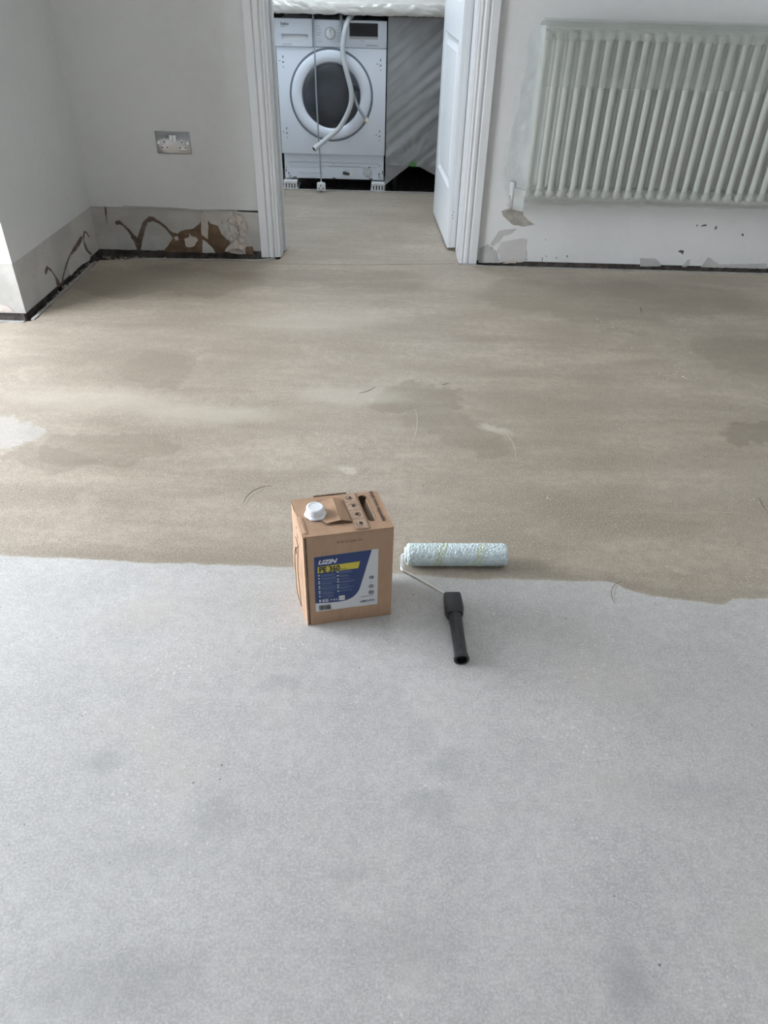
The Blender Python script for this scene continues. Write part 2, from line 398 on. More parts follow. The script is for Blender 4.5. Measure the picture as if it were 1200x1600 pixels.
# ------------------------------------------------------------------ the room shell
# wall plan (metres): pier corner, inner corner
PA = (-1.392, 2.72); PB = (-1.345, WALL_Y)
OPEN_L, OPEN_R = -0.503, 0.308                 # clear door opening
BACK_T = 0.13                                   # thickness of the wall with the doorway
rnd = random.Random(7)
def rough_edge(a, b, step=0.03, amp=0.006, seed=1):
    r = random.Random(seed); L = math.dist(a, b); n = max(2, int(L / step)); nx, ny = -(b[1] - a[1]) / L, (b[0] - a[0]) / L
    return [(a[0] + (b[0] - a[0]) * k / n + nx * (w := (r.uniform(-amp, amp) if 0 < k < n else 0)), a[1] + (b[1] - a[1]) * k / n + ny * w) for k in range(n)]
outline = []
fl = [(ROOM_X0, ROOM_Y0), (ROOM_X1, ROOM_Y0), (ROOM_X1, 3.392), (0.42, 3.405), (0.318, 3.425), (0.318, 3.59), (1.05, 3.60), (1.05, 4.598), (-1.45, 4.592), (-1.45, 3.60), (-0.508, 3.59), (-0.508, 3.435), (-0.60, 3.40), (-1.19, 3.378), (-1.315, 3.36), (-1.352, 2.69), (-1.47, 2.655), (ROOM_X0, 2.66)]
rough = {2, 3, 12, 13, 14, 15, 16}
for i, p in enumerate(fl):
    q = fl[(i + 1) % len(fl)]
    outline += rough_edge(p, q, 0.035, 0.005, i) if i in rough else [p]
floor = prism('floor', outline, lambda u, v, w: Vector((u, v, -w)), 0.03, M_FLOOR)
tag(floor, 'ground concrete floor, pale grey in front and brown where primed', 'floor', kind='structure')
# dark sub-floor seen in the open joint along the walls
sub = box('subfloor', ROOM_X0, ROOM_X1, ROOM_Y0, 5.3, -0.12, -0.03, M_CORE, floor)
# hairline edge strip of pale foam beside the joint
M_EDGE = simple('pale_edge_strip', (0.33, 0.32, 0.305), 0.85, var=0.15, vscale=20)
def edge_strip(name, pts, w, h, seed):
    poly = strip_poly(pts, w)
    return prism(name, ragged(poly, 0.0015, 0.03, seed), lambda u, v, z: Vector((u, v, -0.03 + z)), h, M_EDGE, floor)
edge_strip('edge_strip', [(2.29, 3.403), (0.9, 3.409), (0.43, 3.413), (0.325, 3.432)], 0.016, 0.0315, 3)
edge_strip('edge_strip', [(-0.53, 3.437), (-0.62, 3.412), (-1.18, 3.392)], 0.013, 0.0315, 4)
edge_strip('edge_strip', [(-1.326, 3.34), (-1.362, 2.70)], 0.012, 0.032, 5)
edge_strip('edge_strip', [(-1.385, 2.672), (-1.60, 2.672)], 0.016, 0.033, 6)
edge_strip('edge_strip', [(-1.40, 4.604), (1.0, 4.606)], 0.016, 0.034, 8)
# crumbs lying in the joint
def crumbs(name, n, region, zr, sr, mat, parent, seed):
    r = random.Random(seed); vs = []; fs = []
    for _ in range(n):
        x, y = region(r); s = r.uniform(*sr); z = zr; b = len(vs)
        pts = [(1, 0, 0), (-1, 0, 0), (0, 1, 0), (0, -1, 0), (0, 0, 1), (0, 0, -1)]
        a = r.uniform(0, 6.28)
        for p in pts:
            q = (p[0] * r.uniform(.6, 1.3), p[1] * r.uniform(.6, 1.3), p[2] * r.uniform(.4, .9))
            vs.append((x + s * (q[0] * math.cos(a) - q[1] * math.sin(a)), y + s * (q[0] * math.sin(a) + q[1] * math.cos(a)), z + s * q[2]))
        for f in ((0, 2, 4), (2, 1, 4), (1, 3, 4), (3, 0, 4), (2, 0, 5), (1, 2, 5), (3, 1, 5), (0, 3, 5)): fs.append([b + i for i in f])
    o = pydata(name, vs, fs, mat, parent); o['kind'] = 'stuff'; return o
M_CRUMB = simple('crumbled_plaster', (0.25, 0.22, 0.195), 0.95, var=0.8, vscale=45)
def reg_joint(r):
    k = r.random()
    if k < .45: return (r.uniform(0.42, 1.75), r.uniform(3.415, 3.45))
    if k < .75: return (r.uniform(-1.33, -.60), r.uniform(3.40, 3.45))
    return (r.uniform(-1.385, -1.35), r.uniform(2.74, 3.36))
crumbs('joint_debris', 460, reg_joint, -0.016, (.003, .015), M_CRUMB, floor, 11)
M_GRIT = simple('pale_grit', (0.46, 0.42, 0.35), 0.9, var=0.35, vscale=60)
def reg_grit(r):
    c = r.choice([(.448, 1.634, .004), (1.00, 2.40, .035), (1.03, 2.33, .03), (.87, 2.80, .03), (-.102, 1.72, .02), (1.01, 1.64, .02), (-.10, 1.80, .02), (.93, 2.62, .06), (1.12, 2.68, .05)])
    return (c[0] + r.gauss(0, c[2]), c[1] + r.gauss(0, c[2] * 1.4))
crumbs('loose_grit', 110, reg_grit, 0.0, (.0012, .0042), M_GRIT, floor, 12)
# curved gouges cut by the floor grinder: a raised burr following each arc
M_GOUGE = simple('gouge_shadow', (0.20, 0.175, 0.145), 0.9, var=0.3)
M_BURR = simple('pale_burr', (0.47, 0.44, 0.39), 0.9, var=0.1)
for pts, w, m in (([(380, 786), (386, 775), (397, 766), (410, 761), (424, 759)], .0032, M_GOUGE), ([(384, 788), (390, 777), (400, 769), (412, 764)], .004, M_BURR),
               ([(971, 909), (960, 914), (955, 925), (957, 936), (962, 944)], .0022, M_GOUGE), ([(974, 910), (963, 916), (959, 927), (961, 938)], .003, M_BURR),
               ([(649, 640), (652, 655), (650, 675), (644, 693)], .004, M_BURR), ([(790, 675), (803, 695), (806, 715)], .004, M_BURR),
               ([(690, 602), (702, 598)], .007, M_GOUGE), ([(588, 604), (575, 611), (560, 615)], .005, M_GOUGE), ([(1000, 480), (1003, 490)], .010, M_GOUGE),
               ([(1186, 778), (1192, 790), (1198, 800)], .006, M_GOUGE),
               ([(425, 412), (560, 414), (640, 413), (711, 412)], .005, M_GOUGE)):
    q = [tuple(on_floor(*p)[:2]) for p in pts]
    q = [tuple(v)[:2] for v in catmull([(a, b, 0) for a, b in q], 5)]
    n = len(q); ww = [w * .62 * (0.25 + 0.75 * math.sin(math.pi * (i + .5) / n)) for i in range(n)]
    prism('gouge', strip_poly(q, ww), lambda u, v, z: Vector((u, v, 0.0001 + z)), 0.0006, m, floor)

# ---- wall with the doorway: painted plaster skin in front of a recessed dark core
wb = bmesh.new()
SK = 0.205                                     # height of the strip the skirting board used to cover
bbox(wb, PB[0] - 0.02, OPEN_L - 0.022, WALL_Y, WALL_Y + BACK_T, SK, CEIL)
bbox(wb, OPEN_R + 0.022, ROOM_X1, WALL_Y, WALL_Y + BACK_T, 0.010, CEIL)
bbox(wb, OPEN_L - 0.022, OPEN_R + 0.022, WALL_Y, WALL_Y + BACK_T, 2.03, CEIL)
wall_back = from_bm('wall_back', wb, M_WALL)
tag(wall_back, 'off-white painted wall around the doorway', 'wall', kind='structure')
box('wall_core', OPEN_R + 0.022, ROOM_X1, WALL_Y + 0.02, WALL_Y + BACK_T, -0.03, 0.0095, M_CORE, wall_back)
box('wall_core', ROOM_X0, OPEN_L - 0.022, WALL_Y + 0.02, WALL_Y + BACK_T, -0.03, SK - .0005, M_CORE, wall_back)
# bare strip left of the doorway, 2 mm behind the paint
bs = [(PB[0] - 0.02, 0.014), (-1.1, .016), (-.8, .019), (-.60, .024), (OPEN_L - .03, .024), (OPEN_L - .03, 0.194), (-.60, .194), (-.68, .1965), (-.85, .198), (-.98, .2046), (PB[0] - 0.02, 0.2046)]
WB = lambda off: (lambda u, v, w: Vector((u, WALL_Y + off - w, v)))
prism('bare_plaster_strip', bs, WB(0.016), 0.012, M_BARE, wall_back)
# paint and board edge that hangs over the strip
prism('paint_edge', ragged([(-1.20, .2115), (-.98, .2105), (-.85, .2045), (-.69, .2035), (-.69, .2), (-.85, .2005), (-.98, .2060), (-1.20, .2085)], .0006, .03, 2), WB(0.0), 0.003, M_GREYSTAIN, wall_back)
TRACE_Y = WALL_Y + 0.004
def wpix(pts, Y=TRACE_Y):
    r = []
    for p in pts:
        q = on_y(p[0], p[1], Y); r.append((q.x, q.z))
    return r
def patch(name, pix, mat, parent=wall_back, off=0.004, t=0.0012, amp=0.0015, step=0.008, seed=0, Y=TRACE_Y):
    return prism(name, ragged(wpix(pix, Y), amp, step, seed), lambda u, v, w: Vector((u, WALL_Y + off - w, v)), t, mat, parent)
def zp(x, y): return (140 + x / 8.0, 315 + y / 8.0)
def zq(x, y): return (270 + x / 8.0, 315 + y / 8.0)
# brown adhesive stroke
patch('adhesive_streak', [zp(*p) for p in ((318, 262), (330, 238), (370, 232), (400, 262), (450, 300), (500, 350), (545, 405), (600, 455), (615, 400), (640, 330), (655, 270), (700, 220), (745, 180), (800, 195), (870, 240), (940, 290), (1000, 350), (1050, 395), (1085, 420), (1050, 470), (1000, 400), (930, 325), (860, 270), (790, 245), (725, 260), (700, 330), (680, 410), (655, 510), (640, 612), (597, 612), (560, 500), (520, 455), (515, 420), (470, 355), (420, 310), (380, 285), (345, 295))], M_ADHES, seed=1)
patch('adhesive_streak', [zp(*p) for p in ((185, 60), (205, 60), (215, 130), (212, 180), (225, 290), (205, 200), (195, 150))], M_ADHES, seed=2, amp=.001)
patch('damp_mark', [zp(*p) for p in ((340, 430), (510, 430), (560, 520), (590, 605), (350, 600))], M_GREYSTAIN, off=.0045, seed=3)
patch('damp_mark', [zp(*p) for p in ((690, 440), (890, 440), (910, 500), (960, 520), (920, 590), (830, 612), (660, 605))], M_GREYSTAIN, off=.0045, seed=4)
# brown board where the paper face came away
patch('torn_board', [zq(*p) for p in ((-122, 632), (-50, 530), (0, 470), (10, 385), (60, 400), (100, 370), (170, 350), (270, 330), (330, 275), (350, 240), (360, 410), (440, 470), (500, 560), (545, 640), (370, 640), (200, 632))], M_BROWN, seed=5, off=.0035)
patch('torn_board', [zq(*p) for p in ((440, 240), (480, 270), (540, 285), (580, 330), (610, 410), (680, 470), (720, 510), (680, 560), (640, 640), (545, 640), (480, 550), (440, 470))], M_BROWN, seed=6, off=.0035)
patch('torn_board', [zq(*p) for p in ((920, 560), (1000, 560), (1015, 600), (1005, 660), (930, 650), (905, 600))], M_BROWN, seed=7, off=.0035)
patch('torn_paper', [zq(*p) for p in ((145, 470), (200, 440), (215, 390), (230, 430), (290, 440), (320, 480), (270, 560), (220, 570), (165, 560))], M_PAPER, seed=8, off=.003, t=.002)
patch('torn_paper', [zq(*p) for p in ((15, 445), (60, 430), (75, 475), (40, 485))], M_PAPER, seed=9, off=.003, t=.002, amp=.001)
patch('torn_paper', [zq(*p) for p in ((375, 470), (440, 520), (500, 580), (535, 642), (370, 636))], M_PAPER2, seed=10, off=.003, t=.002)
patch('torn_paper', [zq(*p) for p in ((360, 130), (440, 210), (445, 300), (440, 470), (360, 410), (350, 260))], M_PAPER, seed=11, off=.003, t=.002)
patch('torn_paper', [zq(*p) for p in ((370, 110), (750, 118), (760, 160), (700, 200), (660, 260), (560, 300), (470, 270), (440, 210))], M_PAPER2, seed=12, off=.003, t=.002)
# curling flaps of board paper by the casing
def curl(name, pix, mat, bow, seed):
    poly = wpix(pix); cx = sum(p[0] for p in poly) / len(poly); cz = sum(p[1] for p in poly) / len(poly)
    bm = bmesh.new(); es = []
    P = ragged(poly, .0012, .006, seed)
    rings = []
    for k, s in enumerate((1.0, .88, .76, .64, .52, .4, .28, .14)):
        ring = []
        for (x, z) in P:
            u, v = cx + (x - cx) * s, cz + (z - cz) * s
            w = bow * (1 - s) * .6 + bow * (noise.noise(Vector((u * 34, v * 34, seed))) * .9 + noise.noise(Vector((u * 90, v * 70, seed))) * .45) * (1 if k else .6)
            ring.append(bm.verts.new((u, WALL_Y + .0005 - max(w, 0.0004), v)))
        rings.append(ring)
    n = len(P)
    for a, b in zip(rings, rings[1:]):
        for i in range(n): bm.faces.new((a[i], a[(i + 1) % n], b[(i + 1) % n], b[i]))
    bm.faces.new(rings[-1])
    return from_bm(name, bm, mat, wall_back, smooth=True)
curl('paper_flap', [zq(*p) for p in ((575, 320), (620, 230), (700, 260), (800, 320), (830, 400), (800, 450), (735, 505), (660, 450), (610, 400))], M_PAPER2, .013, 21)
curl('paper_flap', [zq(*p) for p in ((650, 620), (680, 570), (760, 500), (840, 440), (900, 470), (930, 540), (890, 590), (920, 650), (850, 655), (740, 640))], M_PAPER, .015, 22)
curl('paper_flap', [zq(*p) for p in ((700, 220), (770, 140), (850, 180), (910, 240), (930, 330), (900, 430), (830, 420), (850, 340), (780, 290), (690, 290))], M_PAPER, .016, 23)
curl('paper_flap', [zq(*p) for p in ((760, 135), (800, 118), (850, 130), (830, 150))], M_PAPER2, .004, 24)
# right of the doorway: chipped and skimmed bottom of the wall
def zr(x, y): return (745 + x / 7.5, 300 + y / 7.5)
def zs(x, y): return (1000 + x / 6.0, 180 + y / 6.0)
YP = WALL_Y
def rpatch(name, pts, mat, seed, off=0.0004, t=.0012, amp=.0012): return patch(name, pts, mat, off=off, t=t, seed=seed, Y=YP, amp=amp)
rpatch('exposed_plaster', [zr(*p) for p in ((290, 225), (360, 195), (480, 155), (535, 175), (545, 270), (600, 330), (680, 380), (560, 405), (420, 385), (340, 310), (300, 270))], simple('pipe_hole_filler', (0.33, 0.31, 0.275), .9, var=.2, vscale=30, bump=.5), 31)
rpatch('skim_patch', [zr(*p) for p in ((255, 460), (330, 440), (470, 430), (400, 490), (310, 520), (250, 600), (175, 640), (160, 600), (215, 530))], M_GREYSTAIN, 32)
rpatch('skim_patch', [zr(*p) for p in ((30, 660), (130, 610), (235, 700), (270, 830), (15, 830), (20, 740))], M_GREYSTAIN, 33)
M_OLDP = simple('old_plaster_face', (0.50, 0.492, 0.475), .85, var=.06, vscale=12)
rpatch('loose_plaster', [zr(*p) for p in ((230, 690), (280, 590), (420, 560), (540, 540), (590, 560), (560, 660), (590, 720), (570, 810), (480, 830), (440, 775), (350, 815), (260, 830), (270, 740))], M_OLDP, 34, t=.002)
rpatch('exposed_plaster', [zr(*p) for p in ((350, 818), (435, 775), (470, 800), (460, 830), (300, 838))], M_PAPER, 35)
rpatch('exposed_plaster', [zs(*p) for p in ((0, 1340), (150, 1345), (200, 1400), (190, 1418), (0, 1416))], M_GREYSTAIN, 36)
rpatch('exposed_plaster', [zs(*p) for p in ((570, 1425), (640, 1330), (700, 1370), (740, 1400), (1190, 1390), (1190, 1440))], M_GREYSTAIN, 37)
rpatch('exposed_plaster', [zs(*p) for p in ((390, 1422), (440, 1360), (470, 1350), (465, 1400), (430, 1422))], M_GREYSTAIN, 38)
for i, c in enumerate((((355, 1280), (375, 1265), (412, 1268), (402, 1308), (385, 1290)), ((568, 1045), (590, 1028), (625, 1022), (620, 1040), (590, 1042)), ((698, 1075), (705, 1050), (720, 1036), (718, 1060)), ((950, 1118), (965, 1108), (975, 1130), (962, 1135)), ((528, 1028), (540, 1024), (540, 1040), (530, 1040)))):
    rpatch('chip', [zs(*p) for p in c], M_DIRT, 40 + i, amp=.0006)
for i, c in enumerate((((160, 655), (190, 650), (180, 668)), ((535, 670), (560, 665), (550, 682)), ((800, 550), (812, 555), (803, 568)), ((1050, 750), (1070, 738), (1060, 772)), ((765, 765), (772, 765), (764, 850), (758, 850)), ((570, 790), (590, 785), (582, 800)), ((920, 765), (945, 768), (930, 780)), ((800, 735), (825, 760), (812, 758)))):
    rpatch('chip', [zr(*p) for p in c], M_DIRT, 50 + i, amp=.0004)

# ---- pier that juts into the room at the left
def pier_prism(z0, z1, grow=0.0):
    bm = bmesh.new()
    lo = [(-1.398 - grow, 2.72 + grow), (PB[0] - grow, WALL_Y), (ROOM_X0, WALL_Y), (ROOM_X0, 2.72 + grow)]
    lo[0] = (PA[0] - grow, PA[1] + grow)
    a = [bm.verts.new((x, y, z0)) for x, y in lo]; b = [bm.verts.new((x, y, z1)) for x, y in lo]
    bm.faces.new(a[::-1]); bm.faces.new(b)
    for i in range(4): bm.faces.new((a[i], a[(i + 1) % 4], b[(i + 1) % 4], b[i]))
    return bm
wall_left = from_bm('wall_left', pier_prism(SK, CEIL), M_WALL)
tag(wall_left, 'off-white painted pier wall at the left', 'wall', kind='structure')
from_bm('wall_core', pier_prism(-0.03, 0.03, 0.02), M_CORE, wall_left)
from_bm('bare_plaster_strip', pier_prism(0.014, SK - 0.0005, 0.0015), M_BARE, wall_left)
pn = Vector((PB[1] - PA[1], -(PB[0] - PA[0]), 0)).normalized()         # outward normal of the long face
pt = Vector((PB[0] - PA[0], PB[1] - PA[1], 0)).normalized()
PA3 = Vector((PA[0], PA[1], 0))
def lwall(pix):
    r = []
    for p in pix:
        q = on_plane(p[0], p[1], PA3, pn) - PA3; r.append((q.dot(pt), q.z))
    return r
def lpatch(name, pix, mat, seed, amp=.0015, t=.0012):
    return prism(name, ragged(lwall(pix), amp, .01, seed), lambda u, v, w: PA3 + pt * u + pn * (w - .0018) + Vector((0, 0, v)), t, mat, wall_left)
def zl(x, y): return (x / 6.667, 300 + y / 6.667)
lpatch('adhesive_streak', [zl(*p) for p in ((475, 860), (470, 820), (490, 770), (520, 790), (560, 840), (600, 900), (625, 940), (640, 960), (655, 880), (690, 740), (740, 630), (790, 545), (840, 460), (862, 470), (840, 540), (800, 600), (740, 660), (715, 720), (690, 800), (665, 880), (660, 950), (610, 990), (590, 960), (580, 890), (545, 835), (505, 800), (490, 850))], M_ADHES, 61)
lpatch('adhesive_streak', [zl(*p) for p in ((865, 455), (880, 405), (905, 415), (940, 470), (935, 475), (900, 425), (885, 425), (875, 500), (900, 560), (925, 610), (960, 640), (950, 660), (900, 610), (880, 560))], M_ADHES, 62, amp=.0008)
lpatch('loose_plaster', [zl(*p) for p in ((720, 720), (800, 620), (855, 500), (880, 600), (940, 690), (930, 715), (860, 750), (800, 800), (740, 870), (715, 800))], M_PAPER2, 63, t=.003)
# the pier's corner facing the room is dabbed with filler
prism('exposed_plaster', ragged([(PA[0] - .10, .018), (PA[0] - .045, .018), (PA[0] - .055, .036), (PA[0] - .075, .048), (PA[0] - .10, .044)], .002, .008, 71), lambda u, v, w: Vector((u, PA[1] + .0015 - w, v)), .0012, M_PAPER, wall_left)

# ---- rest of the room (mostly behind the camera)
def wall_box(name, boxes, label, mat=M_OTHER):
    bm = bmesh.new()
    for b in boxes: bbox(bm, *b)
    o = from_bm(name, bm, mat); return tag(o, label, 'wall', kind='structure')
T = 0.15
x0, x1 = ROOM_X0 - T, ROOM_X0
wall_box('wall_window', [(x0, x1, ROOM_Y0 - T, PATIO['y0'], -.12, CEIL), (x0, x1, PATIO['y1'], 3.6, -.12, CEIL), (x0, x1, PATIO['y0'], PATIO['y1'], PATIO['z1'], CEIL), (x0, x1, PATIO['y0'], PATIO['y1'], -.12, PATIO['z0'])], 'wall with glazed doors, left of the camera')
wall_box('wall_rear', [(ROOM_X0, ROOM_X1, ROOM_Y0 - T, ROOM_Y0, -.12, CEIL)], 'grey wall behind the camera', simple('grey_wall_paint', (.48, .48, .47), .8, var=.03))
wall_box('wall_right', [(ROOM_X1, ROOM_X1 + T, ROOM_Y0 - T, WALL_Y + BACK_T, -.12, CEIL)], 'plain white wall right of the camera', M_CEIL)
U0, U1, UB = UTIL_X0, 1.15, 5.22
wall_box('wall_utility_left', [(U0 - T, U0, WALL_Y + BACK_T, UTIL['y0'], -.12, CEIL), (U0 - T, U0, UTIL['y1'], UB + T, -.12, CEIL), (U0 - T, U0, UTIL['y0'], UTIL['y1'], -.12, UTIL['z0']), (U0 - T, U0, UTIL['y0'], UTIL['y1'], UTIL['z1'], CEIL)], 'window wall of the utility room')
wall_box('wall_utility_back', [(U0, U1, UB, UB + T, -.12, CEIL)], 'back wall of the utility room')
wall_box('wall_utility_right', [(U1, U1 + T, WALL_Y + BACK_T, UB + T, -.12, CEIL)], 'right wall of the utility room')
ceil = bmesh.new(); bbox(ceil, ROOM_X0 - T, ROOM_X1 + T, ROOM_Y0 - T, WALL_Y + BACK_T, CEIL, CEIL + .1); bbox(ceil, U0 - T, U1 + T, WALL_Y + BACK_T, UB + T, CEIL, CEIL + .1)
tag(from_bm('ceiling', ceil, M_CEIL), 'white ceiling', 'ceiling', kind='structure')
def window_frame(name, axis, pos, a0, a1, z0, z1, mull, label):
    """frame bars in the opening; the panes stand between them"""
    root = empty(name, (0, 0, 0)); tag(root, label, 'window', kind='structure')
    fr = .055; d = .06
    def bar(n, aa, ab, za, zb):
        if axis == 'x': box(n, pos, pos + d, aa, ab, za, zb, M_UPVC, root, .004, 1)
        else: box(n, aa, ab, pos, pos + d, za, zb, M_UPVC, root, .004, 1)
    bar('frame_bar', a0, a1, z0, z0 + fr); bar('frame_bar', a0, a1, z1 - fr, z1)
    n = mull + 1
    for k in range(n + 1):
        c = a0 + fr / 2 + (a1 - a0 - fr) * k / n
        bar('frame_bar', c - fr / 2, c + fr / 2, z0 + fr, z1 - fr)
window_frame('window_1', 'x', ROOM_X0 - .12, PATIO['y0'], PATIO['y1'], PATIO['z0'], PATIO['z1'], 1, 'white glazed patio doors in the left wall')
window_frame('window_2', 'x', U0 - .12, UTIL['y0'], UTIL['y1'], UTIL['z0'], UTIL['z1'], 0, 'white framed window in the utility room')
tp_ = NT('daylight_filter_tint'); _tr = tp_.node('ShaderNodeBsdfTransparent'); _tr.inputs[0].default_value = (.46, .50, .53, 1); tp_.link(_tr.outputs[0], tp_.out.inputs[0])  # added filter that dims and cools the utility daylight
box('daylight_filter', U0 - .095, U0 - .089, UTIL['y0'] + .05, UTIL['y1'] - .05, UTIL['z0'] + .05, UTIL['z1'] - .05, tp_.m, bpy.data.objects['window_2'])
tag(box('ground_outside', -14, 14, -14, 14, -0.35, -0.25, M_OUT), 'paved ground outside the house', 'ground', kind='structure')

# ---- door casings, lining and leaf
def casing_profile(W_):
    """outer edge at 0 -> inner edge at W_; depth of the moulding at each station"""
    return [(0, .000), (0, .0185), (.002, .0205), (.032, .0205), (.034, .019), (.0355, .0150), (.038, .0145), (.040, .017), (.044, .0195), (.050, .0205), (.056, .0195), (.060, .0165), (.0615, .0125), (.064, .0122), (.066, .0145), (.070, .015), (.0735, .0135), (.0755, .0105), (W_ - .002, .0100), (W_, .0085), (W_, 0)]
def casing(name, xo, xi, z0, label):
    sgn = 1 if xi > xo else -1; prof = casing_profile(abs(xi - xo)); bm = bmesh.new()
    a = [bm.verts.new((xo + sgn * u, WALL_Y - d, z0)) for u, d in prof]; b = [bm.verts.new((xo + sgn * u, WALL_Y - d, 2.06)) for u, d in prof]
    n = len(prof)
    bm.faces.new(a); bm.faces.new(b)
    for i in range(n): bm.faces.new((a[i], a[(i + 1) % n], b[(i + 1) % n], b[i]))
    return tag(from_bm(name, bm, M_TRIM, autosmooth=22), label, 'trim', kind='structure')
casing('trim_1', -0.594, OPEN_L - .004, 0.004, 'white moulded door casing left of the doorway')
casing('trim_2', 0.396, OPEN_R + .004, -0.004, 'white moulded door casing right of the doorway')
def lining(name, xa, xb, label):
    r = empty(name, (0, 0, 0)); tag(r, label, 'trim', kind='structure')
    box('jamb', xa, xb, WALL_Y - .002, WALL_Y + BACK_T + .02, .004, 2.03, M_TRIM, r, .0015, 1)
    return r
l1 = lining('trim_3', OPEN_L - .0215, OPEN_L, 'white door lining on the left of the doorway')
box('door_stop', OPEN_L, OPEN_L + .012, WALL_Y + .07, WALL_Y + .11, .006, 2.03, M_TRIM, l1, .0015, 1)
l2 = lining('trim_4', OPEN_R, OPEN_R + .0215, 'white door lining on the hinge side of the doorway')
tag(box('trim_5', -0.60, .41, WALL_Y - .02, WALL_Y, 2.06, 2.14, M_TRIM, None, .003), 'white casing across the top of the doorway', 'trim', kind='structure')

DH = Vector((.268, 3.615, 0)); DE = Vector((.222, 4.19, 0)); dt = (DE - DH).normalized()
door = empty('door_1', DH, math.atan2(dt.y, dt.x)); tag(door, 'white panelled door swung open into the utility room', 'door', kind='structure')
DL = (DE - DH).length; DT = .040; DZ = .012; DTOP = 1.99
# leaf: room face is local +y (towards the doorway), built as stiles and rails round sunk panels
box('leaf', 0, DL, -DT, -.014, DZ, DTOP, M_DOOR, door, .0015, 1)
PX0, PX1 = .085, DL - .065
bands = [(.258, .845), (.98, 1.86)]
box('stile', 0, PX0, -.0145, 0, DZ, DTOP, M_DOOR, door, .001, 1); box('stile', PX1, DL, -.0145, 0, DZ, DTOP, M_DOOR, door, .001, 1)
for a, b in ((DZ, .258), (.845, .98), (1.86, DTOP)): box('rail', PX0, PX1, -.0145, 0, a, b, M_DOOR, door, .001, 1)
for z0, z1 in bands:
    bm = bmesh.new(); steps = [(0, 0), (.008, -.0095), (.014, -.0125), (.018, -.0125), (.044, -.0035), (.046, -.0025)]
    rings = [[bm.verts.new(p) for p in ((PX0 + i, d, z0 + i), (PX1 - i, d, z0 + i), (PX1 - i, d, z1 - i), (PX0 + i, d, z1 - i))] for i, d in steps]
    for a, b in zip(rings, rings[1:]):
        for k in range(4): bm.faces.new((a[k], a[(k + 1) % 4], b[(k + 1) % 4], b[k]))
    bm.faces.new(rings[-1]); from_bm('panel', bm, M_DOOR, door)
for i, z in enumerate((.150, .163, .178)):
    lathe('screw_hole', [(0, .0003), (.0022, .0003), (.0022, 0)], M_DIRT, door, 8, 'X', (-.0004, -.018 + .003 * (i % 2), z))

# ------------------------------------------------------------------ double socket
sk = empty('double_socket', (-0.9335, WALL_Y, 0.4755))
tag(sk, 'chrome double power socket on the wall left of the doorway', 'socket')
M_CHROME = simple('polished_chrome', (0.36, 0.365, 0.38), 0.2, metal=1.0, var=0.02)
bm = bmesh.new(); bbox(bm, -.073, .073, -.0052, 0, -.043, .043, .0024, 3)
from_bm('face_plate', bm, M_CHROME, sk, autosmooth=30)
FY = -.0053
def disc(name, x, z, r, mat, parent, y=FY, h=.0012, seg=20): return lathe(name, [(r, 0), (r, h * .6), (r * .9, h), (0, h)], mat, parent, seg, 'Y', (x, y, z))
M_INS = simple('socket_insert_grey', (0.66, 0.66, 0.66), .45, var=.02)
XZ = lambda y0: (lambda u, v, w: Vector((u, y0 - w, v)))
for cx in (-.038, .038):
    e = prism('earth_insert', [(cx + .0075 * math.cos(a), .003 + .0115 * math.sin(a)) for a in np.linspace(0, 2 * math.pi, 20, endpoint=False)], XZ(FY), .001, M_INS, sk)
    prism('slot', [(cx - .002, -.001), (cx + .002, -.001), (cx + .002, .0075), (cx - .002, .0075)], XZ(FY - .001), .0003, M_DARK, e)
    p = prism('pin_insert', [(cx + sx * (.012 + .006 * math.cos(a)), -.019 + .008 * math.sin(a)) for sx, rng in ((1, np.linspace(-math.pi / 2, math.pi / 2, 8)), (-1, np.linspace(math.pi / 2, -math.pi / 2, 8))) for a in rng], XZ(FY), .001, M_INS, sk)
    for s in (-1, 1): prism('slot', [(cx + s * .011 - .003, -.021), (cx + s * .011 + .003, -.021), (cx + s * .011 + .003, -.0165), (cx + s * .011 - .003, -.0165)], XZ(FY - .001), .0003, M_DARK, p)
for cx in (-.0075, .0075):
    bm = bmesh.new(); bbox(bm, cx - .0065, cx + .0065, -.0088, FY + .0005, .006, .029, .0015, 2)
    for v in bm.verts:
        if v.co.z > .02 and v.co.y < -.007: v.co.y += .002
    from_bm('rocker_switch', bm, M_WHITE_PL, sk, autosmooth=30)
for cx in (-.0625, .0605):
    s = disc('screw_cap', cx, -.001, .0058, M_METAL, sk, h=.0016); box('slot', cx - .0035, cx + .0035, FY - .0019, FY - .0015, -.0016, -.0004, M_DARK, s)

# ------------------------------------------------------------------ column radiator under a dust sheet
RX0, RX1, RZ0, RZ1, RYF, RYB = .567, 2.05, .325, .925, 3.325, 3.405
rad = empty('column_radiator', (RX0, 3.365, RZ0)); tag(rad, 'pale grey column radiator on the wall under clear plastic', 'radiator')
bm = bmesh.new()
for y in (RYF - 3.365, RYB - 3.365):
    tube_bm(bm, catmull([(0, y, .020), (0, y, .05), (0, y, .3), (0, y, .55), (0, y, .58)], 3), .0115 if y < 0 else .0105, 12)
for z in (.018, .582):
    tube_bm(bm, [(0, -.052, z), (0, -.045, z), (0, 0, z), (0, .045, z), (0, .052, z)], [.010, .0165, .0180, .0165, .010], 12)
bmesh.ops.recalc_face_normals(bm, faces=bm.faces)
cme = bpy.data.meshes.new('column'); bm.to_mesh(cme); bm.free(); cme.materials.append(M_RAD); cme.shade_smooth()
k = 0
while RX0 + k * .0467 < RX1:
    o = bpy.data.objects.new('column', cme); o.location = (k * .0467, 0, 0); put(o, rad); k += 1
NC = k
for z in (.018, .582):
    tube('header_tube', [(-.012, 0, z), ((NC - 1) * .0467 + .012, 0, z)], .015, M_RAD, rad)
